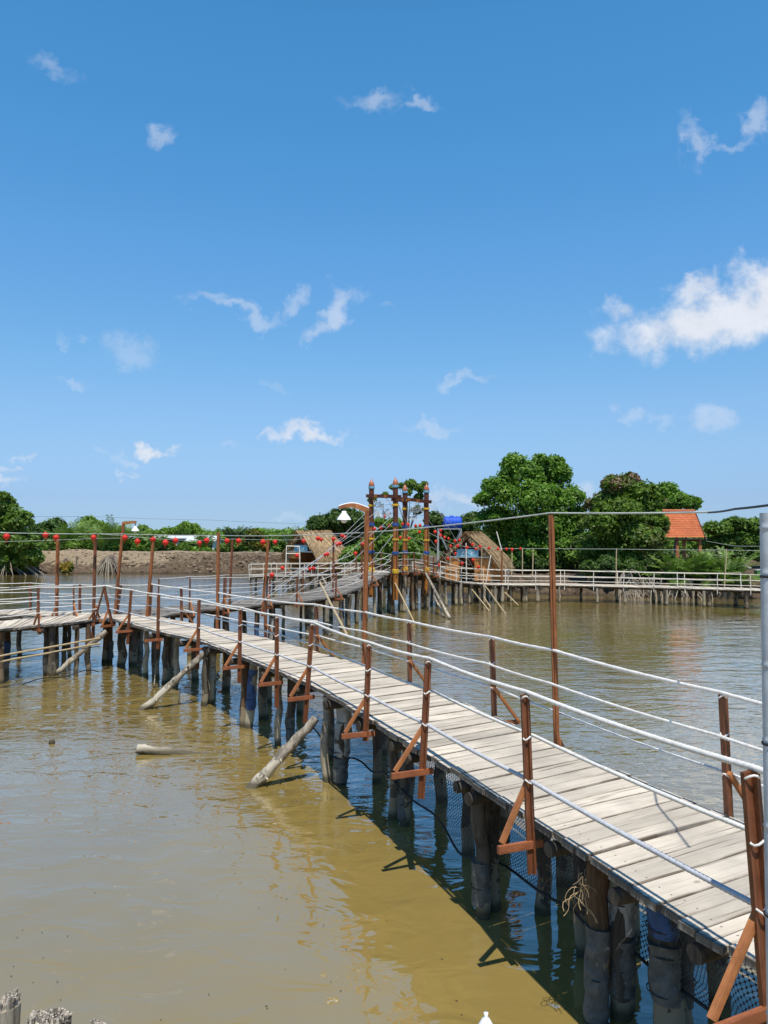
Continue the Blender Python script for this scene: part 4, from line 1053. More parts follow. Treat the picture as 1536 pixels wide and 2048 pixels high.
# ------------------------------------------------------------------ thatched huts on stilts
def strands(a0, a1, b0, b1, n, wid, jit_len, name, mat, parent, lift=.06, spread=.05, droop=.05, over=(.05, .3)):
    """straw laid from the ridge line a0-a1 down to the eave line b0-b1, in overlapping courses"""
    a0, a1, b0, b1 = (np.array(v, float) for v in (a0, a1, b0, b1))
    t = RNG.random(n)[:, None]; top = a0 + (a1 - a0) * t; bot = b0 + (b1 - b0) * t
    s0 = RNG.random(n)[:, None] ** .8 * .85; ln = RNG.uniform(*jit_len, n)[:, None]
    slope = bot - top; SL = np.linalg.norm(slope, axis=1)[:, None]; sd = slope / SL
    p0 = top + slope * s0; L = ln; end = p0 + sd * L
    nrm = np.cross(a1 - a0, (b0 - a0)); nrm = nrm / np.linalg.norm(nrm); nrm = nrm if nrm[2] > 0 else -nrm
    lf = RNG.uniform(.01, lift, n)[:, None]
    p0 = p0 + nrm * lf; end = end + nrm * (lf * .6) + RNG.normal(0, spread, (n, 3)) * [1, 1, .4]
    excess = np.maximum(0, (s0 * SL + L) - SL)
    end[:, 2:] -= excess * .35 + droop * RNG.random((n, 1)) * (excess > 0)
    ax = (a1 - a0) / np.linalg.norm(a1 - a0); w = RNG.uniform(.5, 1.2, n)[:, None] * wid
    mid = (p0 + end) / 2 + nrm * .012
    v = np.concatenate([p0 - ax * w, p0 + ax * w, mid + ax * w, mid - ax * w, end + ax * w * .3, end - ax * w * .3], 1).reshape(-1, 3)
    base = np.arange(n)[:, None] * 6
    f = np.concatenate([base + [0, 1, 2, 3], base + [3, 2, 4, 5]], 0)
    return raw_mesh(name, v, f, mat, parent)
def thatched_hut(label, loc, rot, sign=True, open_front=False, floor=-2.0, L=2.1):
    """local frame: gable front faces -y, ridge along +y, z=0 at floor"""
    o = thing('thatched_hut', (0, 0, 0), label, 'hut', 'thatched huts by the pond'); W = 1.22; ridge = 2.28; eave = 1.17; wall = 1.12
    sl = (ridge - eave) / W
    for s in (-1, 1):
        mb = MB(); y0, y1 = -.14, L + .25; t = .1
        A, B = V((0, y0, ridge)), V((0, y1, ridge)); C, D = V((s * (W + .12), y1, eave - .12 * sl)), V((s * (W + .12), y0, eave - .12 * sl)); dn = V((0, 0, t))
        q = [A - dn, B - dn, C - dn, D - dn, A, B, C, D] if s > 0 else [A - dn, D - dn, C - dn, B - dn, A, D, C, B]
        mb.quadbox(q, None); rf = mb.build('roof', M['straw_dark'], o)
        strands((0, y0 - .06, ridge + .03), (0, y1 + .05, ridge + .03), (s * (W + .1), y0 - .1, eave - .1 * sl), (s * (W + .1), y1 + .08, eave - .1 * sl), 3000, .017, (.35, .95), 'thatch', M['straw'], rf, .07, .045, .12)
    mb = MB()
    for k in range(150):     # ridge cap of bent straw
        y = random.uniform(-.45, L + .35); j = random.uniform(-.02, .05); a = random.uniform(.18, .4)
        mb.quad((-a, y, ridge - a * sl + .07 + j), (0, y + random.uniform(-.05, .05), ridge + .1 + j), (a, y + .03, ridge - a * sl + .07 + j), (0, y + .035, ridge + .085 + j))
    mb.build('ridge_cap', M['straw'], o)
    # fringe on the front gable
    mb = MB()
    for s in (-1, 1):
        for k in range(90):
            f = random.random(); x = s * f * (W + .1); z = ridge - f * W * sl; l = random.uniform(.10, .32); w = .012
            mb.quad((x - w, -.16, z), (x + w, -.16, z), (x + w + s * random.uniform(0, .08), -.2 + random.uniform(-.05, .05), z - l), (x - w + s * random.uniform(0, .08), -.2, z - l))
    mb.build('gable_fringe', M['straw'], o)
    # posts, walls
    for x in (-W + .08, W - .08):
        for y in (0.02, L / 2, L - .05):
            mb = MB(); mb.tube(rough_path((x, y, floor), (x, y, wall + .12), 4, .01), .045, 7); mb.build('post', M['pile_pale'], o)
    mb = MB(); mb.tube(rough_path((0, .02, floor), (0, .02, 2.1), 4, .0), .035, 7) if False else None
    for s in (-1, 1):
        mb = MB(); mb.bar((s * W * .96, 0.0, wall), (0, 0, ridge - .14), .05, .06); mb.build('gable_rafter', M['bamboo_tan'], o)
    mb = MB(); mb.bar((-W + .1, -.03, wall + .06), (W - .1, -.03, wall + .06), .05, .06); mb.build('gable_tie', M['bamboo_white'], o)
    n = len  # gable infill: dark boards behind the straw fringe
    mb = MB()
    for k in range(9):
        x0 = -W * .78 + k * W * .1733; x1 = x0 + W * .17; top = min(ridge - .16 - abs(x0) * sl, ridge - .16 - abs(x1) * sl)
        if top > wall + .12: mb.bar((x0 + W * .086, .05, wall + .1), (x0 + W * .086, .05, top), W * .166, .02, up=V((0, 1, 0)))
    mb.build('gable_board', M['gate_top'], o)
    if not open_front:
        for x0, x1 in ((-W + .06, -.42), (.34, W - .1)):
            mb = MB(); k = 0; x = x0
            while x < x1 - .02:
                w = min(.2, x1 - x); mb.bar((x + w / 2, 0, .04), (x + w / 2, 0, wall), w - .008, .025, up=V((0, 1, 0))); x += w
            wl = mb.build('wall_panel', M['wall_wood'], o)
            mb = MB()
            for z in (.08, .52, wall - .03): mb.bar((x0, -.03, z), (x1, -.03, z), .03, .045)
            for xx in (x0 + .02, x1 - .02): mb.bar((xx, -.028, .1), (xx, -.028, wall - .05), .04, .03, up=V((0, 1, 0)))
            mb.build('batten', M['wall_wood'], wl)
    else:
        mb = MB(); x = -W + .06
        while x < -.2: mb.bar((x + .09, .03, wall - .34), (x + .09, .03, wall + .2), .17, .025, up=V((0, 1, 0))); x += .18
        mb.build('wall_panel', M['wall_wood'], o)
    for s in (-1, 1):
        mb = MB(); y = .02
        while y < L - .1: mb.bar((s * (W - .06), y + .1, .02), (s * (W - .06), y + .1, wall + .05), .025, .19, up=V((0, 1, 0))); y += .2
        mb.build('side_wall', M['wall_wood'], o)
    mb = MB(); mb.bar((-W + .05, L - .06, .55), (W - .05, L - .06, .55), .03, 1.1); mb.build('back_wall', M['wall_wood'], o)
    mb = MB(); k = -.5
    while k < L: mb.bar((-W, k, -.03), (W, k, -.03), .17, .04); k += .18
    mb.build('platform', M['deck_grey'], o)
    for x in (-W + .15, -.3, .35, W - .15):
        for y in (-.4, L * .5, L - .1):
            mb = MB(); mb.tube(rough_path((x + random.uniform(-.1, .1), y, floor), (x, y, -.05), 5, .015), random.uniform(.04, .06), 7); mb.build('stilt', M['pile_pale' if random.random() < .5 else 'pile'], o)
    if sign:
        mb = MB(); mb.bar((-.55, -.06, wall + .26), (.55, -.06, wall + .26), .02, .36); sg = mb.build('sign_board', M['blue_cloth'], o)
        mb = MB()
        for xx in (-.3, .18): mb.bar((xx, -.073, wall + .2), (xx + .12, -.073, wall + .32), .004, .06)
        mb.build('sign_motif', M['letter'], sg)
    o.location = loc; o.rotation_euler = (0, 0, rot)
    return o
hl = Q(936, 1160, 37.0)
thatched_hut('thatched hut with orange wood-panel front, dark doorway and small blue board, right of the gate', (hl.x, hl.y, .80), math.radians(-24), True, False, -1.3)
hl = Q(603, 1140, 44.2)
thatched_hut('thatched hut with open dark front at left, beyond the bridge', (hl.x, hl.y, .86), math.radians(-40), True, True, -1.4)
# white frame on walkway D, and bamboo poles about the right hut
o = thing('pole_frame', Q(585, 1150, 40.4), 'white goal-like frame of thin poles standing on the far left walkway', 'frame')
fa, fb_ = Q(571, 1152, 40.4), Q(600, 1152, 40.4); ta, tb_ = Q(573, 1092, 40.4), Q(599, 1093, 40.4)
for a, b, nm in ((fa, ta, 'upright'), (fb_, tb_, 'upright'), (ta, tb_, 'top_bar'), (Q(572, 1107, 40.4), Q(600, 1107, 40.4), 'middle_bar')):
    mb = MB(); mb.tube([a, b], .028, 7); mb.build(nm, M['bamboo_white'], o)
BAMB = [((901, 1094), (900, 1160), 33.3, 'bamboo_tan', 'at the left corner of the right hut'), ((932, 1086), (933, 1165), 33.9, 'bamboo_white', 'thickest, before the right hut doorway'), ((964, 1096), (962, 1160), 36.5, 'bamboo_tan', 'beside the doorway of the right hut, right'),
        ((1004, 1100), (1004, 1166), 34.6, 'pole', 'brown, before the end of the thatch'), ((993, 1063), (1004, 1102), 36, 'bamboo_white', 'short, leaning over the thatch'), ((1024, 1098), (1023, 1152), 36.3, 'bamboo_tan', 'first right of the thatch'), ((1045, 1096), (1045, 1150), 36.3, 'bamboo_tan', 'second right of the thatch'),
        ((1066, 1098), (1065, 1152), 36.3, 'bamboo_tan', 'third right of the thatch'), ((1233, 1097), (1232, 1168), 35.8, 'bamboo_tan', 'against the dark tree, carrying the lantern cable'), ((1453, 1098), (1449, 1176), 33.8, 'bamboo_tan', 'before the nipa palms near the right edge'), ((982, 1110), (972, 1164), 34.4, 'bamboo_white', 'slanting across the right hut wall')]
for a, b, Y, m, tx in BAMB:
    mb = MB(); mb.tube(rough_path(Q(b[0], b[1], Y), Q(a[0], a[1], Y), 5, .008), .026 if m != 'pole' else .036, 7)
    tag(mb.build('bamboo_pole', M[m]), 'upright bamboo pole ' + tx, 'pole', 'bamboo poles by the right hut')
# leaning poles under the gate and hut
LEAN = [((790, 1166), (829, 1246), 29.6, 27.2, .03, 'thin, from under the nearest gate post down to the water'), ((851, 1146), (897, 1232), 31.8, 28.6, .055, 'thick and pale, from the gate platform down to the water'), ((868, 1192), (886, 1229), 31.3, 29.2, .04, 'short, beside the thick pale one'),
        ((943, 1178), (975, 1218), 34.0, 31.4, .03, 'under the right hut, nearest the gate'), ((965, 1165), (1014, 1231), 33.9, 30.2, .026, 'longest, from the hut railing into open water'), ((1010, 1185), (1032, 1206), 34.4, 33.2, .03, 'short, at the right end of the hut walkway'), ((968, 1195), (978, 1210), 33.8, 33, .03, 'shortest, close under the hut walkway'),
        ((640, 1165), (690, 1262), 20.5, 16.9, .03, 'pale, from the bridge down behind the near railing'), ((645, 1154), (656, 1176), 38, 37, .05, 'white, beneath the far left walkway')]
for a, b, Y0, Y1, r, tx in LEAN:
    e = Q(b[0], b[1], Y1); p0 = Q(a[0], a[1], Y0); d = (e - p0).normalized()
    mb = MB(); mb.tube(rough_path(p0, e + d * .25, 5, .01), r, 8); tag(mb.build('leaning_pole', M['log' if r > .035 else 'bamboo_tan']), 'leaning pole, ' + tx, 'pole', 'leaning poles in the water')

# ------------------------------------------------------------------ logs, sticks, nets at the near boardwalk
def log(label, a, b, r0, r1, name='leaning_log', knots=True):
    a, b = V(a), V(b); pts = rough_path(a, b, 26, .008); ph = random.uniform(0, 6)
    rad = [r0 + (r1 - r0) * i / 25 + random.uniform(-.004, .004) for i in range(26)]
    mb = MB(); mb.tube(pts, rad, 14, True, lambda i, t, L: 1 + .42 * mnoise.noise(V((1.4 * math.cos(t), 1.4 * math.sin(t), i * .42 + ph))) + .16 * mnoise.noise(V((4 * math.cos(t), 4 * math.sin(t), i * 1.1 + ph))))
    for k in range(3 if knots else 0):
        c = pts[9 + 5 * k]; q = V((random.uniform(-.4, 1), random.uniform(-1, -.2), random.uniform(-.5, .8))).normalized(); mb.tube([c, c + q * (r0 * 1.5)], [r0 * .35, r0 * .12], 6)
    return tag(mb.build(name, M['log']), label, 'log')
p0, p1 = P(287, 1419, 0), Q(412, 1304, P(400, 1412, 0).y + .1); log('bleached log propped from the water up to the boardwalk, further one at left', p0 - (p1 - p0).normalized() * .35, p1, .072, .05)
p0, p1 = P(506, 1574, 0), Q(632, 1436, P(641, 1563, 0).y - .05); log('bleached log with peeling bark propped against the piles, nearer and thicker one', p0 - (p1 - p0).normalized() * .35, p1, .074, .058)
a = P(276, 1498, .075); b = P(420, 1514, -.06); log('pale log floating half sunk in open water at left', a, b, .066, .05, 'floating_log', False)
p0, p1 = Q(132, 1362, P(110, 1364, 0).y), Q(213, 1262, 18.0)
p0 = P(108, 1350, 0); log('grey slanting log lashed under the inside corner of the boardwalk', p0, p1, .055, .06, 'leaning_log')
for (a, b, tx) in (((310, 1350), (307, 1377), 'thin pale stick poking out of the water left of the further log'), ((360, 1380), (355, 1410), 'thin pale stick poking out of the water right of the further log')):
    q = P(b[0], b[1], 0); mb = MB(); mb.tube([q - V((0, 0, .2)), Q(a[0], a[1], q.y)], .014, 6); tag(mb.build('stick', M['log']), tx, 'stick')
q = P(104, 1487, 0); mb = MB(); mb.lathe(q, [(.001, .06), (.04, .05), (.05, .0), (.03, -.03)], 9); tag(mb.build('driftwood_clump', M['bark']), 'small dark clump of debris floating in the open water at left', 'debris')

def net_panel(line_top, z0, z1, label, mat, cell_off=0, sagz=.08, rope=True):
    pts = resample(line_top, .12); mb = MB(); L = arc(pts); m = 8
    o = thing('fishing_net', pts[len(pts) // 2] * 1, label, 'net', 'nets hung along the boardwalks')
    grid = []
    for i, p in enumerate(pts):
        zb = z0 + sagz * math.sin(L[i] * 2.1) + .04 * math.sin(L[i] * 5.3)
        grid.append([(p.x + .05 * math.sin(L[i] * 3 + j * .7), p.y + .03 * math.sin(L[i] * 4.1 + j), z1 + (zb - z1) * j / m) for j in range(m + 1)])
    for i in range(len(pts) - 1):
        for j in range(m):
            h = (z1 - z0) / m
            mb.quad(grid[i][j], grid[i + 1][j], grid[i + 1][j + 1], grid[i][j + 1], ((L[i], -j * h), (L[i + 1], -j * h), (L[i + 1], -(j + 1) * h), (L[i], -(j + 1) * h)))
    mb.build('mesh', mat, o)
    mb = MB(); mb.tube([V(g[-1]) for g in grid], .012, 5); mb.build('foot_rope', M['tie'], o)
    if rope: mb = MB(); mb.tube([V(g[0]) for g in grid], .01, 5); mb.build('head_rope', M['tie'], o)
    return o
NL = offset_line(Ledge, -.36)
net_panel([p for p in NL if p.y > 5.4 and p.y < 11.6], .34, DZ - .11, 'black net hung under the middle of the boardwalk between its piles', M['net'])
net_panel([p for p in offset_line(Ledge, -.44) if p.y < 5.3], .40, DZ - .10, 'black net hung under the nearest end of the boardwalk, hexagon holes showing', M['net'])
LBo = offset_line([V((p.x, p.y, 0)) for p in LB[2:]], .42)
net_panel(LBo, .03, .62, 'grey net fencing the water under the left boardwalk', M['net_grey'])
for f, px0, px1, tx in ((.62, 0, 1, 'upper'), (.5, 0, 1, 'lower')):
    pts = [p + V((0, 0, f + .16 * k / 6)) for k, p in enumerate(resample(LBo, .5)[::-1])]
    mb = MB(); mb.tube(pts, .022, 6); tag(mb.build('net_rail', M['bamboo_tan']), tx + ' thin pole carrying the grey net under the left boardwalk', 'pole', 'poles carrying the grey net')

mb = MB()
for k in range(60):
    px_, py_ = random.uniform(0, 1000), random.uniform(1370, 2040); q = P(px_, py_, .006)
    if q.x > np.interp(q.y, [p.y for p in Ledge], [p.x for p in Ledge]) - .4: continue
    a = random.uniform(0, 3); l = random.uniform(.005, .016); w = random.uniform(.003, .006); u = V((math.cos(a), math.sin(a), 0)); v = V((-u.y, u.x, 0))
    mb.quad(q - u * l, q - v * w, q + u * l, q + v * w)
tag(mb.build('floating_debris', M['bark']), 'specks of leaf and dirt floating on the muddy water', 'debris', None, 'stuff')

# ------------------------------------------------------------------ near foreground bits at the frame's edge
def stump(label, px, py, z, r, mat, jag):
    c = P(px, py, z); mb = MB(); ph = random.uniform(0, 9)
    pts = [V((c.x, c.y, -.6)), V((c.x, c.y, .2)), V((c.x + .01, c.y, z - .18)), V((c.x + .012, c.y, z - .05))]
    o = thing('broken_pile', V((c.x, c.y, -.6)), label, 'pile', 'broken pile heads at the lower edge')
    mb.tube(pts, [r, r, r * .98, r], 16, True, lambda i, t, L: 1 + .06 * math.sin(3 * t + ph) + .04 * math.sin(8 * t + i)); mb.build('stem', M[mat], o)
    mb = MB()
    for k in range(jag * 4):     # torn fibres standing on the broken head, higher on one side
        a = 2 * math.pi * random.random(); q = r * math.sqrt(random.random()) * .97; b = V((c.x + q * math.cos(a), c.y + q * math.sin(a), z - .10))
        h = .02 + .035 * math.cos(a - ph) * q / r + random.uniform(0, .03); sd = random.uniform(.005, .012)
        out = V((math.cos(a), math.sin(a), 0)) * random.uniform(-.006, .022) * q / r
        mb.tube([b, b + V((0, 0, .04 + h * .5)), b + V((0, 0, .04 + h)) + out], [sd, sd, sd * random.uniform(.2, .8)], 5, True, None, False)
    mb.build('splinters', M['stump_end'], o)
    return o
stump('pale barked broken pile cut off by the left edge at the bottom', 8, 1992, .62, .075, 'pile_pale', 26)
stump('broken pile with grey splintered head at the lower left', 98, 2022, .62, .105, 'pile', 70)
stump('small pale frayed pile head at the lower left, right of the splintered one', 204, 2042, .58, .042, 'pile_pale', 40)
c = P(972, 2046, .75)
o = thing('plastic_bag', c, 'white plastic bag with tied tip sticking up at the bottom edge', 'bag')
mb = MB(); mb.lathe((c.x, c.y, c.z), [(.085, -.22), (.075, -.12), (.05, -.03), (.02, .022), (.008, .036), (.013, .052), (.001, .055)], 12); mb.build('bag_body', M['lampshade'], o); mb = MB(); mb.tube([(c.x, c.y, -.5), (c.x, c.y, c.z - .12)], .05, 10); mb.build('stake', M['pile'], o)
mb = MB(); mb.bar((c.x - .03, c.y - .062, c.z - .06), (c.x - .005, c.y - .04, c.z - .02), .008, .016); mb.build('printed_mark', M['gate_top'], o)
# grey bamboo pole close on the right
bp = Q(1548, 1700, 2.6); zt = Q(1548, 1026, 2.6).z
o = thing('bamboo_pole', V((bp.x, bp.y, -.5)), 'thick grey bamboo pole standing close to the camera at the right edge', 'pole')
mb = MB(); zz = -.5; pts = []; rad = []; nodes = [Q(1544, y, 2.6).z for y in (1055, 1146, 1330, 1480, 1652, 1822, 2030)]
k = 0
zs = sorted(set([zt, -.5] + [n + d for n in nodes for d in (-.02, -.006, .0, .006, .02)]))
for z in zs:
    near = min(abs(z - n) for n in nodes); pts.append((bp.x + (z - zt) * -.003, bp.y, z)); rad.append(.0325 + (.0028 if near < .003 else (-.001 if near < .01 else 0)))
mb.tube(pts, rad, 24); mb.build('culm', M['bamboo_grey'], o)
for n in nodes[1::2]:
    mb = MB(); mb.lathe((bp.x, bp.y, n - .012), [(.034, -.004), (.0355, 0), (.034, .004)], 20); mb.build('tie', M['wire_dark'], o)
# a tangle of old twine on the nearest pile
c = P(1182, 2052, 0) + V((-.05, -.05, .98)); mb = MB()
for k in range(16):
    p = c + V((random.uniform(-.03, .03), random.uniform(-.03, .03), random.uniform(-.12, .06))); pts = [p]; v = V((random.uniform(-1, .3), random.uniform(-1, .2), random.uniform(-.4, .6)))
    for j in range(9):
        v = (v + V((random.uniform(-1, 1), random.uniform(-1, .8), random.uniform(-1.2, .6))) * .7).normalized(); p = p + v * .028; pts.append(p)
    mb.tube(pts, .0022, 4, False)
tag(mb.build('twine_tangle', M['straw']), 'tangle of old twine caught on the nearest pile', 'twine')

# ------------------------------------------------------------------ foliage
def leaves(centers, radii, n, size, name, mat, parent, squash=.9, up=.45, hollow=.55, gap=.0, aspect=.5):
    centers = np.array(centers, float); radii = np.array(radii, float)
    cc, cr = [centers], [radii * .9]
    for k in range(24):
        dd = RNG.normal(0, 1, centers.shape); dd /= np.linalg.norm(dd, axis=1)[:, None]; dd[:, 2] = np.abs(dd[:, 2]) * .9 - .25
        cc.append(centers + dd * radii[:, None] * RNG.uniform(.72, 1.06, len(radii))[:, None] * np.array([1, 1, squash])); cr.append(radii * RNG.uniform(.10, .27, len(radii)))
    centers = np.concatenate(cc); radii = np.concatenate(cr)
    n = int(n * 1.9); w = radii ** 1.7; w[:len(cr[0])] *= 1.3; idx = RNG.choice(len(radii), n, p=w / w.sum())
    d = RNG.normal(0, 1, (n, 3)); d /= np.linalg.norm(d, axis=1)[:, None]
    d[:, 2] = np.where((d[:, 2] < -.2) & (RNG.random(n) < .5), -d[:, 2], d[:, 2])
    rr = hollow + (1.0 - hollow) * RNG.random(n) ** .55
    rr = rr * (1 + .16 * (RNG.random(n) - .5))
    c = centers[idx]; R = radii[idx][:, None]
    # clumpy outline: push whole patches of each blob in or out, and drop some patches
    q = np.floor((c + d * R) / (.16 * radii.mean() + .22)).astype(np.int64)
    h = ((q[:, 0] * 73856093) ^ (q[:, 1] * 19349663) ^ (q[:, 2] * 83492791)) & 0xffff
    h = h / 65535.0
    rr = rr * (.80 + .34 * h)
    keep = (h > gap) | (rr < .75)
    p = c + d * R * rr[:, None] * np.array([1, 1, squash])
    nrm = d * .9 + RNG.normal(0, .55, (n, 3)) + np.array([0, 0, up]); nrm /= np.linalg.norm(nrm, axis=1)[:, None]
    keep &= p[:, 2] > .05
    p, nrm = p[keep], nrm[keep]; n = len(p)
    t = np.cross(nrm, RNG.normal(0, 1, (n, 3))); t /= np.linalg.norm(t, axis=1)[:, None] + 1e-9
    b = np.cross(nrm, t); s = size * RNG.uniform(.6, 1.3, n)[:, None]
    a0 = p - t * s; a1 = p + b * s * aspect - nrm * s * .12; a2 = p + t * s; a3 = p - b * s * aspect - nrm * s * .12
    v = np.stack([a0, a1, a2, a3], 1).reshape(-1, 3); f = np.arange(4 * n).reshape(n, 4)
    return raw_mesh(name, v, f, mat, parent)
def tree(label, base, blobs, n, size, mat, Y, name='tree', group='trees round the pond', trunk_r=.16, depth=.8, extra=None, squash=.95, gap=.2, roots=0, cat='tree', hollow=.5, up=.45, limbs=True):
    """blobs: (px, py, radius px) seen at depth Y; each gets its own depth so that the crown is as deep as it is wide"""
    b = V(base); o = thing(name, b, label, cat, group)
    cs, rs = [], []
    for k, (x, y, r) in enumerate(blobs):
        r = r * 1.14; R = r * Y / F; c = Q(x, y, Y + random.uniform(-depth, depth) * R * 1.1); cs.append(c[:]); rs.append(R)
        cs.append(Q(x + random.uniform(-.3, .3) * r, y + random.uniform(-.1, .3) * r, Y + R * random.uniform(.5, 1.3))[:]); rs.append(R * .85)
    cr = leaves(cs, rs, n, size, 'crown', mat, o, squash, up, hollow, gap)
    if extra:
        m2, f2, sel = extra
        leaves([cs[2 * i] for i in sel], [rs[2 * i] * 1.03 for i in sel], int(n * f2), size, 'crown', m2, o, squash, .3, .8, .2)
    mb = MB(); cen = V((sum(c[0] for c in cs) / len(cs), sum(c[1] for c in cs) / len(cs), sum(c[2] for c in cs) / len(cs)))
    fork = b.lerp(V((cen.x, cen.y, cen.z)), .45)
    mb.tube(rough_path(b - V((0, 0, .3)), fork, 6, trunk_r * .5), [trunk_r * (1.25 - .1 * i) for i in range(6)], 9)
    if limbs:
        for c, r in list(zip(cs, rs))[::2]:
            mb.tube(rough_path(fork, V(c), 5, r * .1), [trunk_r * .5, trunk_r * .38, trunk_r * .26, trunk_r * .16, trunk_r * .06], 6)
    mb.build('trunk', M['bark'], o)
    if roots:
        mb = MB()
        for k in range(roots):
            a = random.uniform(0, 2 * math.pi); q = random.uniform(.5, 2.2) * trunk_r * 7; h = random.uniform(.4, 1.1)
            e = V((b.x + q * math.cos(a), b.y + q * math.sin(a) * .8, -.1)); m_ = b.lerp(e, .45) + V((0, 0, h)); mb.tube([b + V((0, 0, h * .9)), m_, e.lerp(m_, .4) + V((0, 0, .05)), e], [.035, .03, .028, .02], 5)
        mb.build('prop_roots', M['root'], o)
    return o
def gp(px, py, Y):
    q = Q(px, py, Y); q.z = max(-.05, ground_z(q.x, Y)); return q
# the big trees at right
tree('tall round-crowned bright green tree, the biggest, behind the right-hand hut', gp(1060, 1140, 47), [(1040, 952, 42), (1098, 952, 40), (1000, 985, 36), (1135, 1000, 34), (1062, 1005, 52), (990, 1040, 36), (1025, 1062, 48), (1090, 1055, 50), (1135, 1050, 34), (1000, 1095, 36), (1060, 1105, 42), (1115, 1100, 40), (1145, 1085, 26), (1028, 925, 22), (1080, 920, 15), (1108, 928, 20), (1128, 945, 16), (1155, 1030, 18), (962, 1000, 14)],
     40000, .115, M['leaf_fresh'], 46.5, trunk_r=.28, gap=.26)
tree('broad olive green tree with brown patches in its crown, in front of the tiled roof', gp(1265, 1150, 42), [(1248, 985, 38), (1208, 1012, 32), (1288, 992, 30), (1240, 1030, 42), (1290, 1038, 36), (1200, 1050, 32), (1318, 1052, 20), (1262, 1075, 42), (1212, 1092, 38), (1300, 1080, 30), (1185, 1105, 28), (1250, 1118, 36), (1225, 970, 20), (1262, 962, 16), (1310, 1005, 20)],
     31000, .11, M['leaf_olive'], 41, trunk_r=.26, gap=.24, roots=26, extra=(M['straw_dark'], .03, (12, 13)))
tree('bright green smaller crown just left of the orange roof ridge', gp(1350, 1110, 51), [(1335, 985, 22), (1350, 1003, 24), (1378, 1008, 18), (1325, 1005, 22), (1340, 1020, 14), (1392, 1003, 10), (1390, 1012, 8)], 8000, .13, M['leaf_fresh'], 51, trunk_r=.14, gap=.2)
tree('wide layered green tree at the right edge, behind the tiled pavilion', gp(1480, 1120, 50), [(1435, 1058, 26), (1470, 1048, 24), (1510, 1052, 26), (1448, 1085, 28), (1495, 1082, 30), (1540, 1050, 28), (1540, 1085, 30), (1420, 1085, 18), (1465, 1105, 22), (1520, 1108, 24)], 14000, .14, M['leaf_mid'], 49, trunk_r=.18, gap=.2, squash=.6, up=.9)
tree('low dark undergrowth tree between the two big right-hand trees', gp(1170, 1150, 45), [(1165, 1090, 24), (1150, 1120, 24), (1185, 1125, 26), (1120, 1130, 22), (1080, 1130, 22), (1040, 1130, 18)], 8000, .12, M['leaf_dark'], 45, trunk_r=.12, gap=.15)
tree('dark shrub hanging over the water behind the right-hand bamboo rail', gp(1260, 1165, 38.8), [(1215, 1130, 22), (1260, 1138, 24), (1305, 1130, 20), (1180, 1138, 18), (1330, 1112, 16)], 7000, .10, M['leaf_dark'], 39.3, 'mangrove_shrub', trunk_r=.08, gap=.15, roots=30, cat='shrub')
# middle, behind gate and left hut
tree('dark green dense tree behind the left hut roof, lamp shade in front of it', gp(670, 1110, 56), [(640, 1050, 22), (675, 1040, 24), (708, 1040, 22), (655, 1075, 26), (700, 1070, 26), (612, 1075, 14), (725, 1060, 18), (690, 1022, 9)], 13000, .15, M['leaf_dark'], 55, trunk_r=.2, gap=.18)
tree('pale green leafy bush tree showing between the gate posts', gp(770, 1135, 44), [(770, 1078, 26), (805, 1095, 26), (835, 1075, 22), (735, 1095, 20), (790, 1050, 18), (760, 1045, 12), (830, 1105, 18), (705, 1110, 20), (770, 1115, 20), (730, 1120, 16), (690, 1120, 13)], 13000, .12, M['leaf_lime'], 43, trunk_r=.12, gap=.2)
tree('dark tree behind the right side of the gate and the blue tank', gp(880, 1110, 53), [(870, 1042, 20), (895, 1065, 24), (930, 1050, 20), (945, 1035, 14), (915, 1090, 22), (880, 1090, 20), (945, 1075, 22), (860, 1065, 16), (945, 1105, 18)], 11000, .14, M['leaf_dark'], 52, trunk_r=.18, gap=.18)
tree('thin open-crowned tree rising above the gate beams, sky showing through', gp(822, 1120, 50), [(822, 968, 12), (840, 976, 11), (800, 972, 7), (786, 975, 6), (838, 995, 9), (815, 985, 8), (745, 1000, 7), (770, 990, 6), (850, 968, 6), (835, 1020, 9)], 1500, .14, M['leaf_mid'], 49, trunk_r=.08, gap=.3)
# the bank at left
tree('dark glossy mangrove tree leaning over the water at the left edge', gp(15, 1140, 57.5), [(8, 1012, 22), (38, 1042, 26), (0, 1050, 32), (18, 1082, 34), (48, 1085, 24), (62, 1112, 18), (12, 1118, 30), (48, 1122, 20), (-35, 1030, 40), (-40, 1095, 45), (8, 993, 10), (-5, 1002, 14), (72, 1118, 10)], 21000, .17, M['leaf_mid'], 56.5, 'mangrove_tree', trunk_r=.25, gap=.17, roots=60)
tree('dark round tree behind the bank, just right of the left-edge mangrove', gp(95, 1100, 82), [(95, 1062, 22), (112, 1050, 16), (80, 1075, 18), (122, 1070, 16), (70, 1060, 12), (105, 1085, 18)], 5000, .22, M['leaf_dark'], 80, trunk_r=.2, gap=.15)
tree('bright light green tree behind the tall nipa leaves on the left bank', gp(185, 1100, 84), [(178, 1048, 17), (195, 1058, 18), (168, 1062, 15), (208, 1068, 14), (185, 1075, 18)], 4500, .22, M['leaf_lime'], 83, trunk_r=.2, gap=.2)
tree('small pale green tree right of the distant lamp', gp(290, 1100, 92), [(285, 1060, 11), (298, 1066, 9), (276, 1067, 8), (288, 1078, 10)], 1800, .24, M['leaf_lime'], 90, trunk_r=.15, gap=.2)
tree('rounded green tree above the pale shed roofs, taller one', gp(378, 1100, 100), [(372, 1056, 14), (388, 1058, 12), (360, 1060, 10), (398, 1066, 8), (378, 1070, 12)], 3200, .26, M['leaf_lime'], 96, trunk_r=.2, gap=.16)
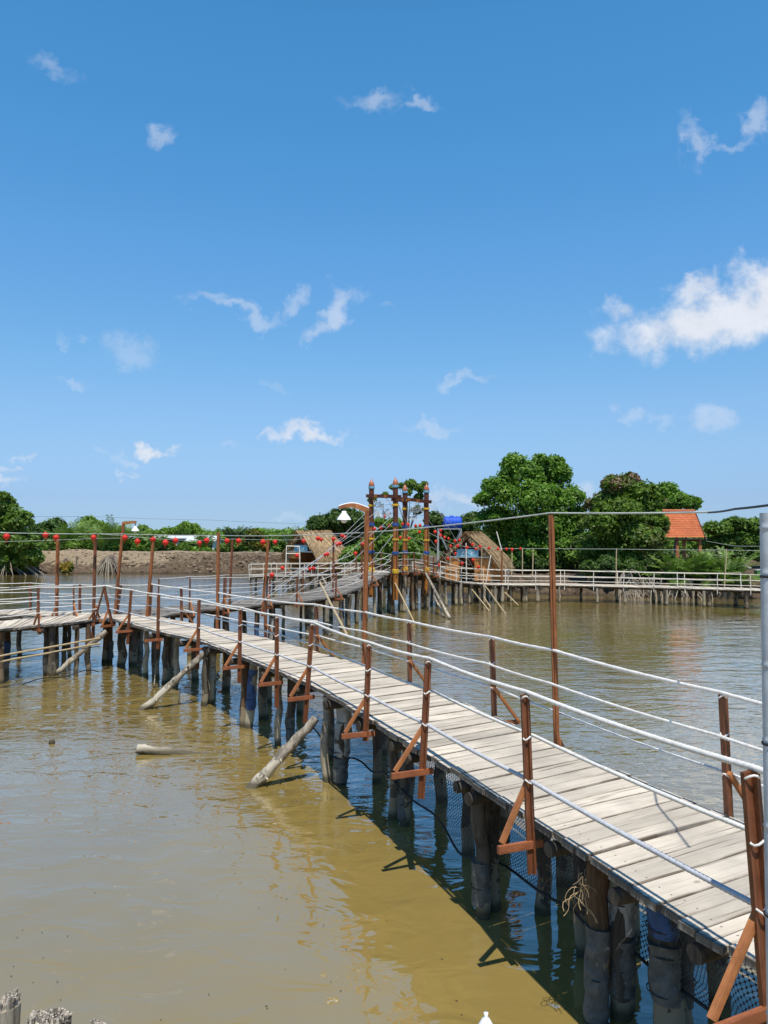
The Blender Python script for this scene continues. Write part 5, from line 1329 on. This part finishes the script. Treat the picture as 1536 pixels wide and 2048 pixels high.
tree('low wide green tree left of the taller one above the shed roofs', gp(335, 1100, 100), [(330, 1065, 10), (345, 1064, 10), (320, 1068, 7), (356, 1068, 8)], 1800, .26, M['leaf_lime'], 96, trunk_r=.15, gap=.2)
tree('yellow-flecked bush on the bank, left of the bridge pole', gp(508, 1102, 72), [(505, 1068, 11), (518, 1074, 12), (495, 1082, 11), (510, 1090, 13), (530, 1092, 12)], 3000, .2, M['leaf_yellow'], 71, 'bush', trunk_r=.08, gap=.2, cat='bush')
tree('green bush on the bank between the yellow one and the left hut', gp(560, 1104, 70), [(548, 1080, 12), (565, 1076, 11), (580, 1084, 12), (555, 1094, 12), (592, 1092, 12), (600, 1078, 10)], 3200, .19, M['leaf_lime'], 69.5, 'bush', trunk_r=.08, gap=.18, cat='bush')
HEDGE = [((110, 1093), 17, 'leaf_mid', 'bush under the round tree on the left bank'), ((150, 1092), 14, 'leaf_lime', 'bush behind the spoil heap on the left bank'), ((185, 1092), 14, 'leaf_fresh', 'bush between the two leftmost tall poles'), ((225, 1092), 15, 'leaf_fresh', 'bush left of the distant lamp post'), ((262, 1094), 13, 'leaf_lime', 'pale bush under the distant lamp'),
         ((300, 1093), 14, 'leaf_lime', 'bush right of the distant lamp, before the white wall'), ((335, 1092), 13, 'leaf_dark', 'dark bush under the left part of the shed roof'), ((368, 1091), 13, 'leaf_mid', 'bush under the middle of the shed roof'), ((400, 1093), 12, 'leaf_lime', 'bush left of the light brown pole on the bank'), ((455, 1094), 12, 'leaf_mid', 'bush right of the light brown pole on the bank'), ((480, 1091), 12, 'leaf_lime', 'pale bush left of the yellow-flecked one')]
for (x, y), r, m, tx in HEDGE:
    y = y + (7 if 290 < x < 410 else 0)
    tree(tx, gp(x, 1104, 74), [(x, y, r), (x - r * .9, y + 3, r * .8), (x + r * .9, y + 2, r * .8), (x + r * .3, y - r * .6, r * .6)], 2600, .2, M[m], 73.5, 'bush', 'bushes along the left bank', .06, gap=.15, cat='bush', limbs=False)
tree('small yellow-green shrub at the foot of the left bank', gp(133, 1146, 58.6), [(128, 1132, 8), (138, 1130, 8), (134, 1140, 9)], 900, .13, M['leaf_yellow'], 58.4, 'shrub', trunk_r=.04, cat='shrub', roots=14)
# dead mangrove root ball
o = thing('root_mound', gp(218, 1148, 58), 'grey mound of dead mangrove roots at the water edge of the left bank', 'roots'); b = ORG[o.name]
mb = MB()
for k in range(90):
    a = random.uniform(0, 2 * math.pi); q = random.uniform(.3, 1.0); top = b + V((.35 * math.cos(a) * random.random(), .3 * math.sin(a), random.uniform(.7, 1.5)))
    e = b + V((q * 1.15 * math.cos(a), q * .9 * math.sin(a), -.1)); mb.tube([top, top.lerp(e, .4) + V((0, 0, .3)), e.lerp(top, .2) + V((0, 0, .08)), e], [.03, .035, .03, .02], 5)
mb.build('root_tangle', M['root'], o)
# bare stick shrub near it
mb = MB(); q = gp(153, 1138, 58.6)
mb.tube([q, q + V((0, 0, .6)), q + V((.03, 0, 1.1))], [.07, .06, .05], 6); mb.tube([q + V((0, 0, .7)), q + V((.18, 0, 1.0))], .035, 5); mb.tube([q + V((0, 0, .8)), q + V((-.15, 0, 1.05))], .03, 5)
tag(mb.build('dead_stump', M['bark']), 'dark dead stump standing upright on the left bank beside the small shrub', 'stump')

# far woods that read as one mass beyond the trees one can tell apart
fw = bpy.data.objects.new('far_woods', None) if False else None
cs = []; rs = []
for k in range(150):
    x = -160 + 900 * k / 150; cs.append(Q(x, 1079 - 10 * random.random(), 112 + random.uniform(-6, 6))[:]); rs.append(random.uniform(1.1, 1.7))
for k in range(60):
    x = 1180 + 420 * k / 60; cs.append(Q(x, 1094 - 22 * random.random(), 66 + random.uniform(-4, 4))[:]); rs.append(random.uniform(.8, 1.4))
tag(leaves(cs, rs, 26000, .26, 'far_woods', M['leaf_lime'], None, .9, .5, .3, .05), 'low green woods far beyond the banks', 'woods', None, 'stuff')
# palms: fronds with real leaflets
def palm(label, base, nf, length, mat, spread=(.15, .9), leaf=.35, name='nipa_palm', group='nipa palms', pairs=16, wid=.03, lean0=0.0):
    b = V(base); o = thing(name, b, label, 'palm', group); vs = []; ms = MB()
    for k in range(nf):
        a = 2 * math.pi * (k + random.random()) / nf; el = random.uniform(*spread); L = length * random.uniform(.7, 1.1); p = b + V((random.uniform(-.15, .15), random.uniform(-.15, .15), 0))
        pts = [p]; dirv = V((math.cos(a) * math.sin(el), math.sin(a) * math.sin(el), math.cos(el)))
        for i in range(10):
            pts.append(pts[-1] + dirv * (L / 10)); dirv = (dirv + V((math.cos(a) * .05, math.sin(a) * .05, -.06 - .05 * el))).normalized()
        ms.tube(pts, [.028 * (1 - .09 * i) for i in range(11)], 5)
        for j in range(pairs):
            f = .22 + .78 * j / (pairs - 1); i = min(9, int(f * 10)); c = pts[i].lerp(pts[i + 1], f * 10 - i); d = (pts[i + 1] - pts[i]).normalized()
            sd = d.cross(V((0, 0, 1))); sd = sd.normalized() if sd.length > .05 else V((1, 0, 0)); ll = leaf * (1 - .55 * abs(f - .45)) * random.uniform(.8, 1.15)
            for s in (-1, 1):
                t = (sd * s * .8 + d * .75 + V((0, 0, random.uniform(-.05, .3)))).normalized(); w = d * wid; m_ = c + t * ll * .55; e = c + t * ll - V((0, 0, ll * .22))
                vs += [c - w * .5, c + w * .5, m_ + w, m_ - w, m_ - w, m_ + w, e + w * .2, e - w * .2]
    v = np.array([x[:] for x in vs]); raw_mesh('fronds', v, np.arange(len(v)).reshape(-1, 4), M[mat], o); ms.build('stalks', M['frond'], o)
    return o
for (x, y, Y, nf, L, tx) in ((1352, 1168, 38.8, 20, 1.8, 'nipa palm behind the rail, leftmost of the clump below the pavilion'), (1378, 1160, 39.5, 20, 2.2, 'nipa palm just left of the pavilion posts'), (1405, 1164, 38.4, 20, 1.8, 'nipa palm in front of the pavilion posts'),
                             (1432, 1166, 38.6, 22, 2.1, 'nipa palm between the pavilion posts and the thin bamboo pole'), (1462, 1170, 38.0, 22, 2.0, 'nipa palm right of the thin bamboo pole, fronds arching out')):
    palm('green ' + tx, gp(x, y, Y), nf, L, 'frond', (.08, 1.05), .5, pairs=30, wid=.026)
for (x, Y, nf, L, m, tx) in ((133, 74, 15, 3.4, 'frond', 'leftmost of the tall upright nipa clump on the left bank'), (152, 75, 15, 3.6, 'frond', 'between the leftmost tall poles, lower left one'), (205, 72, 15, 3.4, 'frond', 'right of the dark brown pole on the left bank'), (225, 73, 15, 3.5, 'frond', 'just left of the distant lamp post'), (250, 74, 14, 3.0, 'frond', 'directly behind the distant lamp post'),
                             (312, 72, 9, 2.0, 'frond', 'at the leaning pole, before the white shed'), (408, 74, 9, 2.1, 'frond', 'at the right end of the shed roofs'), (470, 75, 15, 2.8, 'frond_dark', 'dark, right of the thin red pole')):
    palm('nipa palm ' + tx, gp(x, 1103, Y), nf, L, m, (.05, .55), .8, group='nipa palms on the left bank', pairs=20, wid=.045)
for (x, y, Y, nf, L, tx) in ((617, 1085, 57, 7, 3.0, 'dark upright palm behind the left hut ridge, narrow one'), (643, 1085, 57, 9, 2.9, 'dark upright palm behind the left hut ridge, bushier one'), (587, 1100, 60, 8, 2.0, 'small dark palm left of the left hut roof')):
    palm(tx, gp(x, y, Y), nf, L, 'frond_dark', (.05, .5), .55, group='dark palms behind the left hut', pairs=18, wid=.035)
# roots and driftwood along the right shore
mb = MB(); RX = 0
o = thing('root_tangle', gp(1330, 1190, 37.4), 'tangle of pale mangrove roots under the bank behind the right-hand rail', 'roots')
for k in range(150):
    x = random.uniform(1240, 1440); q = gp(x, 1190, 37.4 + random.uniform(-.6, .9)); h = random.uniform(.25, .7); e = q + V((random.uniform(-.5, .5), random.uniform(-.5, .1), -.25))
    mb.tube([q + V((0, .2, h)), q.lerp(e, .5) + V((0, 0, h * .6)), e], [.022, .022, .015], 5)
mb.build('roots', M['root'], o)

# ------------------------------------------------------------------ tank, pavilion, sheds
Y = 45.0; c = Q(905, 1045.5, Y); o = thing('water_tank', V((c.x, Y, ground_z(c.x, Y))), 'bright blue horizontal water tank on a steel stand behind the right hut', 'water tank')
R = .36; L = .52; mb = MB(); prof = [(.001, -L), (R * .6, -L), (R * .9, -L * .95), (R, -L * .86)]
for k in (-.6, -.2, .2, .6): prof += [(R, L * (k - .1)), (R * 1.015, L * (k - .05)), (R * 1.015, L * (k + .05)), (R, L * (k + .1))]
prof += [(R, L * .86), (R * .9, L * .95), (R * .6, L), (.001, L)]
mb.tube([V((c.x + z, Y + z * .15, c.z)) for r, z in prof], [r for r, z in prof], 22, False); mb.build('tank_body', M['tank'], o)
mb = MB(); mb.lathe((c.x - .05, Y - .02, c.z + R), [(.11, -.02), (.11, .05), (.001, .06)], 12); mb.build('lid', M['tank'], o)
zb = c.z - R; gz = ground_z(c.x, Y); xs_ = (Q(876, 1060, Y).x, Q(921, 1060, Y).x)
mb = MB()
for x in xs_:
    for y in (Y - .4, Y + .45): mb.bar((x, y, gz - .2), (x, y, zb + .02), .05, .05)
for y in (Y - .4, Y + .45):
    mb.bar((xs_[0], y, zb - .0), (xs_[1], y, zb - .0), .05, .06); mb.bar((xs_[0], y, gz + .3), (xs_[1], y, zb - .1), .035, .035, off=V((0, -.045, 0))); mb.bar((xs_[1], y, gz + .3), (xs_[0], y, zb - .1), .035, .035, off=V((0, .045, 0)))
mb.bar((xs_[0], Y - .4, zb - .06), (xs_[0], Y + .45, zb - .06), .04, .05); mb.bar((xs_[1], Y - .4, zb - .06), (xs_[1], Y + .45, zb - .06), .04, .05)
mb.build('stand', M['frame_grey'], o)

Yp = 44.5; x1 = Q(1409, 1050, Yp).x; xl = Q(1322, 1050, Yp).x; ze = Q(1400, 1075.5, Yp - .0).z; zr = Q(1400, 1022, Yp + 1.35).z; run = 1.45
o = thing('pavilion', V((x1, Yp, ground_z(x1, Yp))), 'open pavilion with steep orange tiled roof on wooden posts, half hidden by the olive tree', 'pavilion')
co_, fc = [], []; rows, cols = 15, int((x1 - xl) / .045)
for sgn in (1, -1):
    base0 = len(co_)
    for r in range(rows):
        for e in (0, 1):
            t = (r + e) / rows; y = (Yp + run * t) if sgn > 0 else (Yp + 2 * run - run * t); z = ze + (zr - ze) * t + (.035 if e == 0 else -.01)
            for k in range(cols + 1):
                x = xl + (x1 - xl) * k / cols; co_.append((x, y, z + .016 * math.cos(2 * math.pi * (x - xl) / .18)))
    for r in range(2 * rows - 1):
        for k in range(cols): a = base0 + r * (cols + 1) + k; fc.append((a, a + 1, a + cols + 2, a + cols + 1))
rf = raw_mesh('roof', np.array(co_), np.array(fc), M['tile'], o)
mb = MB(); mb.tube([(xl, Yp + run, zr + .02), (x1 + .02, Yp + run, zr + .02)], .08, 8); mb.build('ridge_tiles', M['tile'], rf)
mb = MB()
for s in (0, 1):
    a = V((x1 + .03, Yp - .05 if s == 0 else Yp + 2 * run + .05, ze - .06)); mb.bar(a, (x1 + .03, Yp + run, zr - .05), .04, .16)
mb.build('barge_board', M['gate_top'], rf)
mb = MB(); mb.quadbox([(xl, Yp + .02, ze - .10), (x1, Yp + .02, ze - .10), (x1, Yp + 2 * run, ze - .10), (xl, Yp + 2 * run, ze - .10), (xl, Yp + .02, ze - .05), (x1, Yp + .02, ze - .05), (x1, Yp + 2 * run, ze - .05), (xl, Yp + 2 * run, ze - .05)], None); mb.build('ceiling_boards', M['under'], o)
for x in (x1 - .18, x1 - 1.5):
    for y in (Yp + .25, Yp + 2 * run - .3):
        mb = MB(); mb.bar((x, y, ground_z(x, y) - .2), (x, y, ze - .05), .16, .16, up=V((0, 1, 0))); mb.build('post', M['brace'], o)
for x in (x1 - .18,):
    mb = MB(); mb.bar((x, Yp + .25, ze - .16), (x, Yp + 2 * run - .3, ze - .16), .08, .12); mb.build('tie_beam', M['brace'], o)
mb = MB(); mb.bar((x1 + .06, Yp - .1, ze - .05), (x1 + .06, Yp + 2 * run, ze - .12), .04, .05); mb.build('gutter', M['frame_grey'], o)
# things on the right bank
q = gp(1480, 1126, 42); mb = MB(); mb.tube([q + V((-.5, 0, .5)), q + V((.0, .05, .49)), q + V((.6, .1, .4))], .11, 9); tag(mb.build('concrete_pipe', M['concrete']), 'pale pipe lying on the right bank beneath the layered tree', 'pipe')
q = gp(1520, 1146, 40); mb = MB(); mb.quadbox([(q.x - .2, q.y - .15, q.z + .0), (q.x + .2, q.y - .15, q.z + .0), (q.x + .2, q.y + .15, q.z), (q.x - .2, q.y + .15, q.z), (q.x - .24, q.y - .18, q.z + .42), (q.x + .24, q.y - .18, q.z + .46), (q.x + .24, q.y + .18, q.z + .46), (q.x - .24, q.y + .18, q.z + .42)], None)
o = thing('plastic_bin', q, 'small bright green bin on the bank near the right edge', 'bin'); mb.build('bin_body', M['green_box'], o)
mb = MB(); mb.quadbox([(q.x - .26, q.y - .2, q.z + .43), (q.x + .26, q.y - .2, q.z + .47), (q.x + .26, q.y + .2, q.z + .47), (q.x - .26, q.y + .2, q.z + .43), (q.x - .25, q.y - .19, q.z + .47), (q.x + .25, q.y - .19, q.z + .51), (q.x + .25, q.y + .19, q.z + .51), (q.x - .25, q.y + .19, q.z + .47)], None); mb.build('rim', M['frame_grey'], o)

def shed(label, x0, x1, ytop, yeave, ywall, Y, cat='shed', slope=2.5):
    a, b = Q(x0, ytop, Y + slope), Q(x1, ytop, Y + slope); a.x = Q(x0, 0, Y).x; b.x = Q(x1, 0, Y).x; ze = Q(x0, yeave, Y).z; g = .9
    o = thing('shed', V((a.x, Y, g)), label, cat, 'pale sheds beyond the left bank')
    mb = MB(); t = .06
    for s in (0, 1):
        y0 = Y - .3 if s == 0 else Y + 2 * slope + .3
        mb.quadbox([(a.x - .2, y0, ze - t), (b.x + .2, y0, ze - t), (b.x + .2, Y + slope, a.z - t), (a.x - .2, Y + slope, a.z - t), (a.x - .2, y0, ze), (b.x + .2, y0, ze), (b.x + .2, Y + slope, a.z), (a.x - .2, Y + slope, a.z)], None)
    mb.build('roof', M['shed'], o)
    mb = MB(); mb.quadbox([(a.x, Y, g - .4), (b.x, Y, g - .4), (b.x, Y + 2 * slope, g - .4), (a.x, Y + 2 * slope, g - .4), (a.x, Y, ze - .02), (b.x, Y, ze - .02), (b.x, Y + 2 * slope, ze - .02), (a.x, Y + 2 * slope, ze - .02)], None); mb.build('wall', M['shed_wall'], o)
    mb = MB(); 
    for k in range(3):
        x = a.x + (b.x - a.x) * (.2 + .3 * k); mb.quadbox([(x - .4, Y - .04, g), (x + .4, Y - .04, g), (x + .4, Y - .01, g), (x - .4, Y - .01, g), (x - .4, Y - .04, g + 1.2), (x + .4, Y - .04, g + 1.2), (x + .4, Y - .01, g + 1.2), (x - .4, Y - .01, g + 1.2)], None)
    mb.build('doorway_shade', M['dark_void'], o)  # flat near-black panels: the shade inside open doorways put into colour
shed('long pale metal-roofed shed beyond the bank, under the rounded tree', 312, 386, 1070, 1076, 1090, 92)
shed('pale low-roofed shed right of the long one, ending at the light brown pole', 380, 434, 1072, 1082, 1092, 88, slope=2)
shed('small white building just right of the distant lamp shade', 268, 306, 1068, 1076, 1092, 94, slope=1.5)
